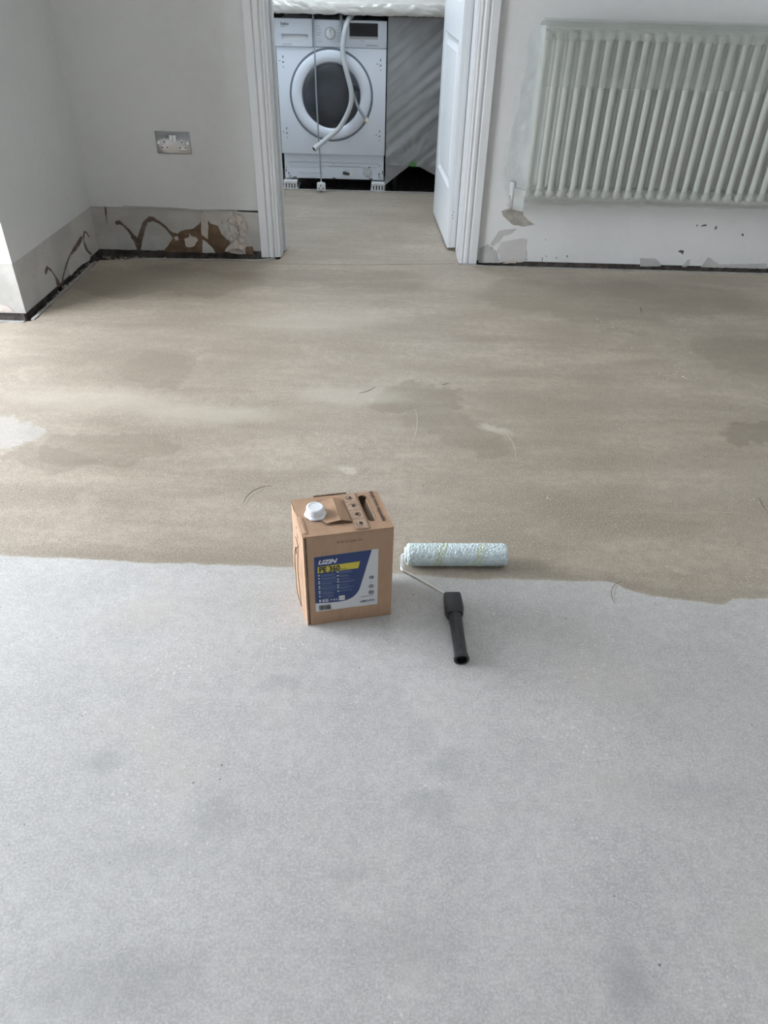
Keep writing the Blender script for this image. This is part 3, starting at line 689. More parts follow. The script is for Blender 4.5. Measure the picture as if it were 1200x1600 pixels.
v = tube('valve', [(-.012, 0, .018), (-.055, 0, .018)], .011, M_METAL, rad)
tube('valve_head', [(-.055, 0, .0), (-.055, 0, .055)], .015, M_GREY_PL, rad); tube('pipe', [(-.055, 0, .0), (-.055, 0, -.05), (-.055, .06, -.075), (-.055, .11, -.075)], .0075, M_METAL, rad)
for x in (.35, 1.1): tube('wall_bracket', [(x, 0, .50), (x, .094, .50)], .008, M_RAD, rad)

M_FILMS = film('dust_sheet_side_film', 0.42, (0.66, 0.68, 0.68), 0.06, 0.28)
M_FILM = film('dust_sheet_film', 0.19, (0.55, 0.58, 0.55), 0.06, 0.5)
M_FILM3 = film('dust_sheet_hem', 0.16, (0.52, 0.54, 0.51), 0.06, 0.5)
M_FILM2 = film('dust_sheet_fold', 0.18, (0.52, 0.54, 0.51), 0.06, 0.5)
sheet = empty('radiator_dust_sheet', (RX0, 3.30, RZ0)); tag(sheet, 'clear plastic dust sheet wrapped over the radiator', 'plastic sheet')
off = Vector((RX0, 3.30, RZ0))
def wr(x, z, s=0.0): return noise.noise(Vector((x * 5, z * 3.5, s))) * .5 + noise.noise(Vector((x * 14 + z * 9, z * 10, s + 4))) * .25
def grid(name, nu, nv, f, mat, parent, smooth=True):
    vs = [f(i / nu, j / nv) for j in range(nv + 1) for i in range(nu + 1)]
    fs = [(j * (nu + 1) + i, j * (nu + 1) + i + 1, (j + 1) * (nu + 1) + i + 1, (j + 1) * (nu + 1) + i) for j in range(nv) for i in range(nu)]
    return pydata(name, vs, fs, mat, parent, smooth)
sec = catmull([(3.456, .925, 0), (3.40, .947, 0), (3.315, .948, 0), (3.2990, .925, 0), (3.2985, .80, 0), (3.2975, .60, 0), (3.2985, .42, 0), (3.302, .335, 0), (3.318, .312, 0), (3.36, .305, 0), (3.42, .298, 0)], 7)
SX0 = .553
def front(u, v):
    k = v * (len(sec) - 1); i = min(int(k), len(sec) - 2); p = sec[i].lerp(sec[i + 1], k - i)
    x = SX0 + u * (2.07 - SX0); z = p.y; y = p.x
    loose = max(0, min(1, (.52 - z) / .2)) * (0.5 + .5 * noise.noise(Vector((x * 4, 1, 2))))
    w = wr(x, z) * .004
    if 3.44 > y: y -= abs(w) * .8 + loose * .010 * abs(noise.noise(Vector((x * 9 + z * 6, z * 5, 8)))) * 2
    z += (wr(x, 0, 3) * .010 if z < .34 else wr(x, 0, 6) * .004)
    return Vector((x, y, z)) - off
grid('front_film', 150, len(sec) - 1, front, M_FILM, sheet)
def side(u, v):
    z = .945 - v * (.945 - .255); 
    zz = max(0.0, min(1.0, (.945 - z) / .66))
    xw = .524 - .052 * min(1, zz * 1.25) + (.030 * max(0, zz - .85) / .15)
    a = Vector((SX0, 3.300, min(z, .94) + .02 * zz * (1 if z < .35 else 0) )); b = Vector((xw, 3.456, z - .02 * (1 - zz)))
    p = a.lerp(b, u)
    bul = math.sin(math.pi * u)
    p.x -= bul * (.012 + .018 * noise.noise(Vector((z * 7, u * 2, 5)))) ; p.y += .008 * noise.noise(Vector((u * 4, z * 12, 1))) * bul
    p.x += .014 * noise.noise(Vector((u * 5 + z * 6, z * 20, 9))) * (bul + .25 * u)
    return p - off
grid('side_film', 18, 60, side, M_FILMS, sheet)
# second layer folded back along the top of the radiator
def fold(u, v):
    x = SX0 + .01 + u * (2.05 - SX0); z = .955 - v * .212
    y = 3.2925 if z < .93 else 3.2925 + (z - .93) * 3.2
    return Vector((x, y - abs(wr(x, z, 12)) * .006, z - (.003 * wr(x * 2, 1, 15) if v > .9 else 0))) - off
grid('folded_film', 120, 14, fold, M_FILM2, sheet)

# gathered hems along the top and bottom
def hem(u, v):
    x = SX0 + .002 + u * (2.06 - SX0); z = .958 - v * (.062 + .02 * wr(x, 0, 21)); y = 3.288 if z < .935 else 3.288 + (z - .935) * 4.5
    return Vector((x, y - abs(wr(x, z, 22)) * .005, z)) - off
grid('top_hem', 120, 8, hem, M_FILM3, sheet)
def hem2(u, v):
    x = SX0 + u * (2.06 - SX0); z = .375 + .025 * wr(x, 0, 24) - v * .068
    return Vector((x, 3.288 - abs(wr(x, z, 25)) * .008 + (.02 * max(0, v - .8) / .2), z)) - off
grid('bottom_hem', 150, 8, hem2, M_FILM3, sheet)

# ------------------------------------------------------------------ utility room: worktop, cabinet, wrapping
WY = 4.62
tag(box('worktop', -1.50, 1.14, 4.575, 5.21, .872, .910, simple('worktop_laminate', (.42, .38, .33), .45, var=.15, vscale=18), None, .003), 'laminate worktop wrapped in plastic above the washing machine', 'worktop')
cab = empty('base_cabinet', (.43, 4.90, 0)); tag(cab, 'grey base cabinet under plastic beside the washing machine', 'cabinet')
M_CAB = simple('grey_cabinet_front', (.19, .195, .20), .5, var=.03)
cb = bmesh.new(); bbox(cb, -.47, .68, -.25, .30, .155, .868); from_bm('carcass', cb, M_CAB, cab)
for a, b in ((-.468, .10), (.104, .676)):
    d = box('cabinet_door', a, b, -.272, -.252, .160, .864, M_CAB, cab, .002)
for x in (-.42, .1, .63):
    tube('leg', [(x, -.17, -.03), (x, -.17, .155)], .018, M_BLACK_PL, cab)
tag(box('plinth_shade', -1.45, 1.14, 5.212, 5.219, -.03, .86, M_DARK), 'black sheet for the shade under the cabinets', 'wall', kind='structure')  # black sheet painting in the shade below the cabinets
M_FILMC = film('cabinet_film', 0.50, (0.66, 0.68, 0.70), 0.06, 0.28)
M_FILMW = film('worktop_film', 0.85, (0.88, 0.87, 0.84), 0.06, 0.22)
cs = empty('cabinet_dust_sheet', (0, WY, .15)); tag(cs, 'creased plastic sheet hanging over the cabinet right of the washing machine', 'plastic sheet')
co = Vector((0, WY, .15))
def cfilm(u, v):
    x = -.044 + u * (.75 + .044); z = .855 - v * (.855 - .146)
    # tension folds fanning out from the taped point at the bottom edge
    dx, dz = x - .115, z - .15; ang = math.atan2(dz, dx); rr = math.hypot(dx, dz)
    fan = math.sin(ang * 18 + 2.0 * noise.noise(Vector((x * 3, z * 3, 1)))) * max(0, 1 - rr * 3.6) * min(1, rr * 8) * .0022
    q = (x * .62 - z * .78); p_ = x * .78 + z * .62
    f = fan + noise.noise(Vector((q * 26, p_ * 2.6, 2))) * .0075 + noise.noise(Vector((q * 60, p_ * 5, 7))) * .0025
    zz = z - (.0 if v < .98 else .008 * noise.noise(Vector((x * 9, 3, 3))))
    return Vector((x, WY - .014 - f, zz)) - co
grid('hanging_film', 110, 100, cfilm, M_FILMC, cs)
def cside(u, v):
    z = .855 - v * (.855 - .150); return Vector((-.044 + .002 * noise.noise(Vector((u * 6, z * 8, 2))), WY - .012 + u * .10, z)) - co
grid('side_film', 8, 30, cside, M_FILMC, cs)
# loose corners hanging under the bottom edge on both sides of the tape
def tri(name, a, b, c, seed):
    vs = []; N = 10
    A, B, C_ = Vector(a), Vector(b), Vector(c); idx = {}; fs = []
    for i in range(N + 1):
        for j in range(N + 1 - i):
            p = A + (B - A) * (i / N) + (C_ - A) * (j / N)
            p.y += .008 * noise.noise(Vector((p.x * 20, p.z * 20, seed))); idx[i, j] = len(vs); vs.append(p - co)
    for i in range(N):
        for j in range(N - i):
            fs.append((idx[i, j], idx[i + 1, j], idx[i, j + 1]))
            if j < N - i - 1: fs.append((idx[i + 1, j], idx[i + 1, j + 1], idx[i, j + 1]))
    return pydata(name, vs, fs, M_FILMC, cs, True)
tri('loose_corner', (-.044, 4.615, .148), (.10, 4.615, .150), (-.044, 4.62, .035), 1)
tri('loose_corner', (.13, 4.615, .150), (.36, 4.615, .146), (.36, 4.62, .04), 2)
tag(prism('green_tape', ragged([(.098, .143), (.133, .143), (.132, .166), (.099, .167)], .001, .008, 3), XZ(WY - .019), .0008, simple('green_tape_material', (.07, .24, .06), .5)), 'small piece of green tape holding the cabinet sheet', 'tape')
wsht = empty('worktop_dust_sheet', (0, 4.56, .86)); tag(wsht, 'crinkled milky plastic sheet wrapped over the worktop edge', 'plastic sheet')
wo = Vector((0, 4.56, .86))
wsec = catmull([(5.2, .917, 0), (4.9, .916, 0), (4.62, .916, 0), (4.575, .914, 0), (4.562, .900, 0), (4.560, .885, 0), (4.562, .868, 0), (4.575, .8595, 0), (4.61, .861, 0)], 8)
def wfilm(u, v):
    k = v * (len(wsec) - 1); i = min(int(k), len(wsec) - 2); p = wsec[i].lerp(wsec[i + 1], k - i); x = -.9 + u * 1.9
    n = abs(noise.noise(Vector((x * 16 + p.x * 9, p.y * 30, 1)))) * .011 + abs(noise.noise(Vector((x * 38 + p.y * 60, p.x * 20, 5)))) * .007
    return Vector((x, p.x - (n if p.x < 4.6 else 0), p.y + n * .8)) - wo
grid('wrapped_film', 190, len(wsec) - 1, wfilm, M_FILMW, wsht)

# fill lamp added out of view to brighten the utility room
cl = empty('added_fill_lamp', (-.35, 4.05, 2.45)); tag(cl, 'added fill lamp on the utility room ceiling, out of view', 'added light')
box('fill_lamp_frame', -.20, .20, -.20, .20, -.035, 0, M_UPVC, cl, .006)
_e = NT('fill_lamp_diffuser'); _e.base((.9, .95, 1)); _e.b.inputs['Emission Color'].default_value = (.86, .93, 1, 1); _e.b.inputs['Emission Strength'].default_value = 50.0
box('fill_lamp_diffuser', -.18, .18, -.18, .18, -.039, -.0345, _e.m, cl)

# ------------------------------------------------------------------ washing machine
WX0, WX1 = -.634, -.050; WC = (WX0 + WX1) / 2; HW = (WX1 - WX0) / 2
wm = empty('washing_machine', (WC, WY, .052)); tag(wm, 'white built-in washing machine under the worktop', 'washing machine')
ZB = .052
def Z(z): return z - ZB
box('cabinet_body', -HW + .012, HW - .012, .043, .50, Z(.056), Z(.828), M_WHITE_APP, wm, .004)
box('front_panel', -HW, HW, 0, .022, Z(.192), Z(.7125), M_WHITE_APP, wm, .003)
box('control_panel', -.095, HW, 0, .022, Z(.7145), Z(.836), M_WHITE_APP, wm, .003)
# detergent drawer, slightly proud, with a sunk grip
dr = empty('drawer_anchor', (0, 0, 0)); bpy.data.objects.remove(dr)
gx0, gx1, gz0, gz1 = -HW + .033, -.108 - .01, Z(.742), Z(.770)
DX0, DX1 = -HW - .001, -.097
outer = [(DX0, Z(.7145)), (DX1, Z(.7145)), (DX1, Z(.838)), (DX0, Z(.838))]
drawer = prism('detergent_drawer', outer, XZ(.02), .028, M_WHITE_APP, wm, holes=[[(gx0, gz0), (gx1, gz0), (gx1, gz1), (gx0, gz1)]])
bm = bmesh.new()
vs = [bm.verts.new(p) for p in ((gx0, -.007, gz0), (gx1, -.007, gz0), (gx1, .014, gz1 - .004), (gx0, .014, gz1 - .004), (gx1, -.0, gz1), (gx0, -.0, gz1))]
bm.faces.new((vs[0], vs[1], vs[2], vs[3])); bm.faces.new((vs[3], vs[2], vs[4], vs[5]))
from_bm('grip_recess', bm, M_WHITE_PL, drawer)
M_GREYTXT = simple('grey_print', (.17, .18, .20), .5)
MX = Matrix.Rotation(math.pi / 2, 4, 'X')
def at(x, y, z): return Matrix.Translation((x, y, z)) @ MX
text('logo', 'beko', .021, M_GREYTXT, drawer, at(-HW + .032, -.0085, Z(.808)), bold=.0006)
prism('logo_underline', [(-HW + .032, Z(.800)), (-HW + .066, Z(.8035)), (-HW + .032, Z(.8022))], XZ(-.0081), .0004, M_GREYTXT, drawer)
M_LIGHTTXT = simple('light_grey_print', (.42, .44, .47), .5)
prism('fine_print', [(-HW + .036, Z(.7225)), (-HW + .085, Z(.7225)), (-HW + .085, Z(.7255)), (-HW + .036, Z(.7255))], XZ(-.0081), .0004, M_LIGHTTXT, drawer)
# programme knob
kn = lathe('programme_knob', [(.0245, 0), (.0245, .004), (.0225, .012), (.020, .014), (0, .014)], M_WHITE_PL, wm, 40, 'Y', (-.004, 0, Z(.776)))
box('knob_grip', -.0085, .0005, -.026, -.013, Z(.754), Z(.798), M_WHITE_PL, kn, .0035); box('knob_pointer', -.0052, -.0028, -.0268, -.0258, Z(.784), Z(.796), M_GREYTXT, kn)
lathe('knob_ring', [(.026, .0003), (.029, .0003), (.029, 0)], M_LIGHTTXT, wm, 40, 'Y', (-.004, -.0002, Z(.776)))
for i in range(6):
    for s, xx in ((-1, -.078), (1, .034)):
        zz = .738 + i * .0135
        if s == 1 and xx > .02 and i > 10: continue
        L = .030 - .004 * ((i * 7) % 3)
        prism('programme_mark', [(xx, Z(zz)), (xx + L, Z(zz)), (xx + L, Z(zz + .0022)), (xx, Z(zz + .0022))], XZ(-.0001), .0004, M_LIGHTTXT, wm)
disp = box('display', .097, .245, -.0015, .002, Z(.766), Z(.8245), simple('display_glass', (.006, .007, .009), .12, var=.1), wm, .001, 1)
box('display_strip', .097, .245, -.0018, .002, Z(.754), Z(.7655), M_GREY_PL, wm)
prism('display_print', [(.150, Z(.7445)), (.178, Z(.7445)), (.178, Z(.747)), (.150, Z(.747))], XZ(-.0001), .0004, M_LIGHTTXT, wm)
prism('display_print', [(.186, Z(.725)), (.243, Z(.725)), (.243, Z(.7275)), (.186, Z(.7275))], XZ(-.0001), .0004, M_GREYTXT, wm)
# porthole door
DC = (-.346 - WC, 0, Z(.487))
pd = empty('porthole_anchor', (0, 0, 0)); bpy.data.objects.remove(pd)
lathe('door_seal', [(.2270, 0), (.2270, .0015), (.2165, .0015), (.2165, -.01)], simple('seal_gap', (.17, .195, .235), .6), wm, 96, 'Y', DC)
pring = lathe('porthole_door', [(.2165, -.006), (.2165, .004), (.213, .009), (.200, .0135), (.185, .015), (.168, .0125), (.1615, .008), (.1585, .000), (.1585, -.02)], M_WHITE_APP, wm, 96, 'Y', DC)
M_GLASS = NT('porthole_glass'); M_GLASS.base((.035, .04, .05)); M_GLASS.set(Roughness=.30); M_GLASS.b.inputs['Coat Weight'].default_value = 0.25; M_GLASS.b.inputs['Coat Roughness'].default_value = .2
_c = M_GLASS.coord(); M_GLASS.base(M_GLASS.mix(M_GLASS.ramp(M_GLASS.noise(_c, 5, 3), .35, .65), (.022, .025, .03), (.05, .058, .07)))
lathe('porthole_glass', [(.1585, .000), (.150, .006), (.13, .0125), (.10, .0165), (.06, .019), (0, .0195)], M_GLASS.m, pring, 64, 'Y', DC, 60)
lathe('glass_rim', [(.1588, .0005), (.1588, .0035), (.1545, .0055), (.1545, .002)], simple('porthole_rim', (.16, .175, .20), .3), pring, 80, 'Y', DC)
hx = DC[0] + .135
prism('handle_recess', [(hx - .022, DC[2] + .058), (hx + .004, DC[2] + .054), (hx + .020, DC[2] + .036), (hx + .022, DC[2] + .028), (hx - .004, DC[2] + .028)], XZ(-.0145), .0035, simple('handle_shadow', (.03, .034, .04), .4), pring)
# hinge fixing holes in the four corners of the front
for sx in (-1, 1):
    for zc in (.641, .297):
        xc = sx * (HW - (.034 if sx < 0 else .030))
        if sx > 0: zc -= .004
        for dx, dz, rr in ((0, .024, .0035), (0, 0, .0045), (0, -.022, .003), (sx * -.018 * -1 if sx < 0 else -.018, .006, .003)):
            lathe('fixing_hole', [(rr, 0), (rr, .0006), (0, .0006)], M_GREYTXT, wm, 10, 'Y', (xc + dx, 0, Z(zc + dz)))
        box('fixing_slot', xc - .0018, xc + .0018, -.0006, .001, Z(zc + .018), Z(zc + .031), M_GREYTXT, wm)
# recessed kick panel with pressed ribs and pump cover
KY = .022
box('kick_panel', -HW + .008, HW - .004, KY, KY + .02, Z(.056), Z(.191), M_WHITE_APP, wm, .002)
def kickbox(name, xa, xb, za, zb, mat, d=.003, bev=.001): return box(name, xa, xb, KY - d, KY + .002, Z(za), Z(zb), mat, wm, bev, 1)
kickbox('pressed_rib', -HW + .04, HW - .03, .128, .137, M_WHITE_APP, .003); kickbox('pressed_rib', -HW + .05, HW - .06, .148, .154, M_WHITE_APP, .0025)
kickbox('pressed_rib', -HW + .09, -.065, .0845, .0875, M_LIGHTTXT, .002); kickbox('pressed_rib', -HW + .04, -.06, .1145, .1165, M_LIGHTTXT, .001, 0); kickbox('pressed_rib', -HW + .03, HW - .03, .1405, .1425, M_LIGHTTXT, .001, 0)
kickbox('seam', -.03, HW - .13, .1235, .1250, M_LIGHTTXT, .0008, 0); kickbox('seam', -.03, HW - .05, .121, .1225, M_LIGHTTXT, .0006, 0)
tube('drain_plug', [(.055, KY - .003, Z(.0905)), (.090, KY - .014, Z(.0880))], [.0085, .006], M_BLACK_PL, wm)
lathe('drain_socket', [(.014, 0), (.014, .004), (0, .004)], M_WHITE_PL, wm, 16, 'Y', (.098, KY, Z(.091)))
pc = lathe('pump_cover', [(.0245, 0), (.0245, .005), (.0225, .006), (0, .006)], M_GREY_PL, wm, 32, 'Y', (.195, KY, Z(.094)))
for i in range(5): box('pump_grille', .195 - .016 + i * .0075, .195 - .0135 + i * .0075, KY - .0068, KY - .0058, Z(.079), Z(.109), M_WHITE_APP, pc)
for x, z, rr in ((-HW + .030, .082, .005), (-HW + .036, .066, .009), (HW - .030, .088, .006), (HW - .028, .071, .009), (.172, .116, .003), (.205, .124, .005), (HW - .03, .132, .004), (-HW + .018, .115, .003), (.0, .137, .004)):
    lathe('fixing_hole', [(rr, 0), (rr, .002), (0, .002)], M_GREYTXT if rr < .008 else M_GREY_PL, wm, 12, 'Y', (x, KY, Z(z)))
for xa, xb, za, zb in ((-HW + .014, -HW + .018, .088, .104), (HW - .012, HW - .008, .088, .106), (-HW + .055, -HW + .075, .0585, .063), (-.008, .010, .0585, .063), (.205, .225, .0585, .063)):
    kickbox('vent_slot', xa, xb, za, zb, M_DARK, .0008, 0)
for sx in (-1, 1):
    for yy in (.07, .43): tube('foot', [(sx * (HW - .05), yy, Z(.046)), (sx * (HW - .05), yy, Z(.06))], .02, M_BLACK_PL, wm)

# ribbed packing blocks the machine stands on
M_FOAM = simple('white_packing', (.66, .67, .67), .7, var=.08, vscale=30)
def block(x, label):
    r = empty('packing_block', (x, WY + .075, -.03)); tag(r, label, 'block', 'packing blocks under the washing machine')
    box('block_top', -.039, .039, -.08, .08, .060, .076, M_FOAM, r, .003)
    box('block_core', -.030, .030, -.060, .078, 0, .060, M_DARK, r)
    for i in range(5): box('rib', -.038 + i * .0165, -.038 + i * .0165 + .010, -.078, -.060, 0, .060, M_FOAM, r, .002, 1)
    box('block_base', -.044, .044, -.085, .08, .027, .033, M_FOAM, r, .001, 1)
block(-.595, 'ribbed white packing block under the left foot of the washing machine')
block(-.085, 'ribbed white packing block under the right foot of the washing machine')

# ------------------------------------------------------------------ hoses and cable hanging in front of the machine
M_HOSE = simple('grey_hose', (.50, .52, .54), .42, var=.03)
M_HOSE2 = simple('dark_grey_hose', (.30, .325, .36), .42, var=.03)
def hang(pix, Y): return [on_y(px, py, y) for (px, py), y in zip(pix, Y)]
def hose(name, pix, Y, r, mat, label, cat, endf=None):
    P = hang(pix, Y); base = P[-1].copy(); root = empty(name, base); tag(root, label, cat)
    C = catmull([p - base for p in P], 10); tube('hose_pipe', C, r, mat, root, 14, True)
    return root, C, base
h1, C1, _ = hose('drain_hose', [(550, 24.5), (546, 28), (541, 40), (537, 60), (536, 88), (543, 118), (549, 145), (546, 170), (530, 200), (509, 218), (492, 232)], [4.66, 4.60, 4.575, 4.563, 4.556, 4.552, 4.552, 4.552, 4.550, 4.535, 4.495], .0130, M_HOSE, 'thick pale grey drain hose curving down over the washing machine', 'hose')
tube('hose_cuff', [C1[-3], C1[-1] + (C1[-1] - C1[-3]) * .4], .0155, M_HOSE, h1, 16); e = C1[-1] + (C1[-1] - C1[-3]) * .45
tube('hose_mouth', [C1[-1], e], .0115, M_DARK, h1, 16)
h2, C2, _ = hose('inlet_hose', [(533, 24), (533, 27), (534, 50), (537, 90), (543, 120), (551, 145), (560, 168), (572, 187)], [4.66, 4.618, 4.593, 4.584, 4.582, 4.582, 4.583, 4.583], .0085, M_HOSE2, 'thin dark grey inlet hose hanging beside the thick drain hose', 'hose')
d2 = (C2[-1] - C2[-3]).normalized()
tube('coupling_nut', [C2[-1] - d2 * .006, C2[-1] + d2 * .016], .013, simple('pale_nut', (.66, .62, .52), .35), h2, 8)
P = hang([(489, 23), (489, 26), (491, 60), (494, 140), (497, 200), (500, 250), (502, 284)], [4.66, 4.615, 4.590, 4.583, 4.582, 4.582, 4.58])
base = on_y(502, 296, 4.575); base.z = 0.002
pcb = empty('power_cable', base); tag(pcb, 'thin grey power cable with white plug hanging to the floor', 'cable')
tube('flex', catmull([p - base for p in P], 8), .0042, M_HOSE2, pcb, 10)
top = P[-1] - base
plug = from_bm('plug', (lambda b: (bbox(b, -.0245, .0245, -.012, .014, .0, .050, .009, 3), b)[1])(bmesh.new()), M_WHITE_PL, pcb, autosmooth=40)
tube('cable_grip', [(0, 0, .046), (top.x, top.y, top.z)], [.008, .005], M_WHITE_PL, plug)
for x, z in ((-.011, .021), (.011, .021)): box('pin', x - .0032, x + .0032, -.029, -.011, z - .0025, z + .0025, M_GREYTXT, plug, .0005, 1)
box('pin', -.002, .002, -.034, -.011, .0335, .0415, M_GREYTXT, plug, .0005, 1)
box('pin', -.0045, .0045, -.0128, -.0118, .008, .013, M_GREY_PL, plug)

# ------------------------------------------------------------------ cardboard canister box
def cardboard():
    t = NT('kraft_cardboard'); c = t.coord()
    f = t.noise(t.mapping(c, (1, 1, 0.25)), 120, 4, .6); g = t.noise(c, 9, 4)
    col = t.mix(t.ramp(g, .3, .7), (.40, .255, .165), (.47, .305, .200))
    col = t.mix(t.ramp(f, .4, .75, 0, .35), col, (.335, .21, .135))
    t.base(col); t.set(Roughness=.72); t.bump(t.noise(c, 60, 3), .08, .002)
    return t.m
M_CARD = cardboard()
M_CARDE = simple('cardboard_edge', (.20, .13, .085), .85, var=.25, vscale=80)
M_CARDIN = simple('cardboard_inside', (.50, .36, .26), .8, var=.1)
M_INK = simple('black_ink', (.035, .03, .028), .6)
M_INKF = simple('faded_ink', (.15, .10, .075), .7, var=.3, vscale=90)
BW, BD, BH = .184, .128, .250
bx = empty('cardboard_canister', (-.1580, 1.1400, 0), math.radians(12.8))
tag(bx, 'brown cardboard box with blue label and white screw cap on the floor', 'box')
ct = .004
box('bottom_panel', .002, BW - .002, .003, BD - .002, .0005, .004, M_CARD, bx)
box('front_panel', .0055, BW, 0, ct, 0, BH - .001, M_CARD, bx, .0012, 2)
box('seam', .0005, .0056, .0026, ct, .001, BH - .004, M_CARDE, bx)
box('back_panel', 0, BW, BD - ct, BD, 0, BH - .001, M_CARD, bx, .0012, 2)
box('side_panel', BW - ct, BW, ct, BD - ct, 0, BH - .001, M_CARD, bx)
# left side bulges and is creased; a dark seam is left beside the front panel
def bulge(u, v, out):
    y = .0005 + u * (BD - ct - .0005); z = v * (BH - .002)
    b = math.sin(math.pi * min(1, u * 1.05)) ** .8 * math.sin(math.pi * min(1, .08 + v * .95)) * .011 * (1.15 - .3 * v)
    b += .0026 * noise.noise(Vector((y * 25, z * 16, 3))) * math.sin(math.pi * u)
    b += -.003 * max(0, 1 - abs(u - .62) * 9) * (1 if v > .15 else v / .15)
    return Vector((-.0015 - b + (0 if out else .003), y, z))
nu, nv = 16, 28
vs = [bulge(i / nu, j / nv, True) for j in range(nv + 1) for i in range(nu + 1)]; n0 = len(vs)
vs += [bulge(i / nu, j / nv, False) for j in range(nv + 1) for i in range(nu + 1)]
fs = []
for j in range(nv):
    for i in range(nu):
        a = j * (nu + 1) + i; q = (a, a + 1, a + nu + 2, a + nu + 1); fs.append(q[::-1]); fs.append(tuple(n0 + k for k in q))
for j in range(nv):
    for i in (0, nu):
        a, b = j * (nu + 1) + i, (j + 1) * (nu + 1) + i; fs.append((a, b, n0 + b, n0 + a))
sp_ = pydata('side_panel', vs, fs, M_CARD, bx, True)
def onside(u, v, lift=.0006):
    p = bulge(u, v, True); return Vector((p.x - lift, p.y, p.z))
for k, pl in enumerate([[(.25, .12), (.22, .3), (.25, .6), (.3, .8)], [(.36, .13), (.4, .3), (.42, .55), (.4, .75)], [(.25, .12), (.36, .13)], [(.55, .2), (.6, .45), (.58, .7)], [(.3, .8), (.45, .83), (.6, .78)], [(.35, .86), (.55, .9)], [(.33, .70), (.37, .74), (.33, .78)]]):
    P = [onside(*p) for p in [tuple(q)[:2] for q in catmull([(a, b, 0) for a, b in pl], 6)]] if len(pl) > 2 else [onside(*p) for p in pl]
    bm = bmesh.new(); tube_bm(bm, P, .0007, 5); from_bm('printed_line', bm, M_INKF, sp_)
# top panel with the hand hole
SC = (.1475, .0715); sl, sw = .046, .0098
slot = []
for k in range(24):
    a = 2 * math.pi * k / 24; cx_, cy_ = math.cos(a) * sw, math.sin(a) * sw
    slot.append((SC[0] + cx_, SC[1] + cy_ + (sl - sw if cy_ >= 0 else -(sl - sw))))
hc = (.038, .066)
caph = [(hc[0] + .0165 * math.cos(2 * math.pi * k / 24), hc[1] + .0165 * math.sin(2 * math.pi * k / 24)) for k in range(24)]
top_outline = [(0, 0), (BW, 0), (BW, BD), (0, BD)]
topf = lambda u, v, w: Vector((u, v, BH - w + .0015 * math.sin(math.pi * u / BW) * math.sin(math.pi * v / BD)))
tp = prism('top_panel', top_outline, topf, .0035, M_CARD, bx, holes=[slot, caph])
prism('hole_edge', [(SC[0] + (x - SC[0]) * 1.05, SC[1] + (y - SC[1]) * 1.02) for x, y in slot], topf, .0033, M_CARDE, tp, holes=[[(SC[0] + (x - SC[0]) * .97, SC[1] + (y - SC[1]) * .99) for x, y in slot]]).location.z = -.0002
# flap of the hand hole folded down inside
pydata('hole_flap', [(SC[0] + sw - .001, SC[1] - sl + .006, BH - .003), (SC[0] + sw - .001, SC[1] + sl - .006, BH - .003), (SC[0] + sw - .010, SC[1] + sl - .010, BH - .026), (SC[0] + sw - .010, SC[1] - sl + .010, BH - .026)], [(0, 1, 2, 3)], M_CARDIN, tp)
# bag of primer inside, dark below the hole
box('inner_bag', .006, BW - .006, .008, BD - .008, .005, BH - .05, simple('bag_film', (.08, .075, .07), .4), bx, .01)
# perforated flap lifted along a crease
fz = BH + .0015
fp = [(.046, .044), (.054, .031), (.082, .030), (.083, .110), (.058, .106)]
def flapf(u, v, w):
    k = max(0, min(1, (u - .050) / .034)); return Vector((u, v, fz + .0006 + .0075 * k * (1.1 - v / .2) - w))
prism('cap_flap', fp, flapf, -.0014, M_CARD, tp)
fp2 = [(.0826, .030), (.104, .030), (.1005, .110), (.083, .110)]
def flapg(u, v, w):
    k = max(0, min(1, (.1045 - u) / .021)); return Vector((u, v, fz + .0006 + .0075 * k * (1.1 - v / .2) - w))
prism('cap_flap', fp2, flapg, -.0014, simple('darker_flap_card', (.37, .235, .152), .75, var=.1), tp)  # right half of the flap in a darker brown
prism('perforation', strip_poly([(.044, .044), (.052, .0295), (.083, .0285), (.104, .0285)], .0024), lambda u, v, w: Vector((u, v, fz + .0002 + w)), .0004, M_CARDE, tp)
for k in range(9): prism('perforation', [(.050 + k * .006, .112), (.053 + k * .006, .1118), (.053 + k * .006, .1128), (.050 + k * .006, .113)], lambda u, v, w: Vector((u, v, BH + .0013 + w)), .0004, M_CARDE, tp)
# printed strip with the handling pictograms
tpf = lambda o_: (lambda u, v, w: Vector((u, v, BH + .0012 + .0004 * math.sin(math.pi * v / BD) + o_ + w)))
M_TAPE = simple('printed_strip', (.34, .235, .165), .55, var=.12, vscale=60)
ts = prism('printed_strip', [(.1055, .004), (.1345, .004), (.1345, .030), (.1345, .110), (.1345, .126), (.1055, .126), (.1055, .06)], tpf(.0004), .0004, M_TAPE, tp)
M_TAPE2 = simple('pictogram_paper', (.42, .295, .21), .6, var=.1, vscale=60)
for i in range(4):
    v0 = .008 + i * .0295; b_ = prism('pictogram', [(.1075, v0), (.1325, v0), (.1325, v0 + .0265), (.1075, v0 + .0265)], tpf(.0009), .0003, M_TAPE2, ts)
    cx, cy = .120, v0 + .013
    rr = random.Random(i)
    for k in range(3):
        a0 = rr.uniform(0, 6.28); arc = [(cx + (.003 + .0026 * k) * math.cos(a0 + t_), cy + (.003 + .0026 * k) * math.sin(a0 + t_)) for t_ in np.linspace(0, 2.6, 8)]
        prism('pictogram_line', strip_poly(arc, .0009), tpf(.0013), .0002, M_INK, b_)
    prism('pictogram_line', [(cx - .003, cy - .002), (cx + .003, cy - .004), (cx + .004, cy + .003), (cx - .001, cy + .005)], tpf(.0013), .0002, M_INK, b_)
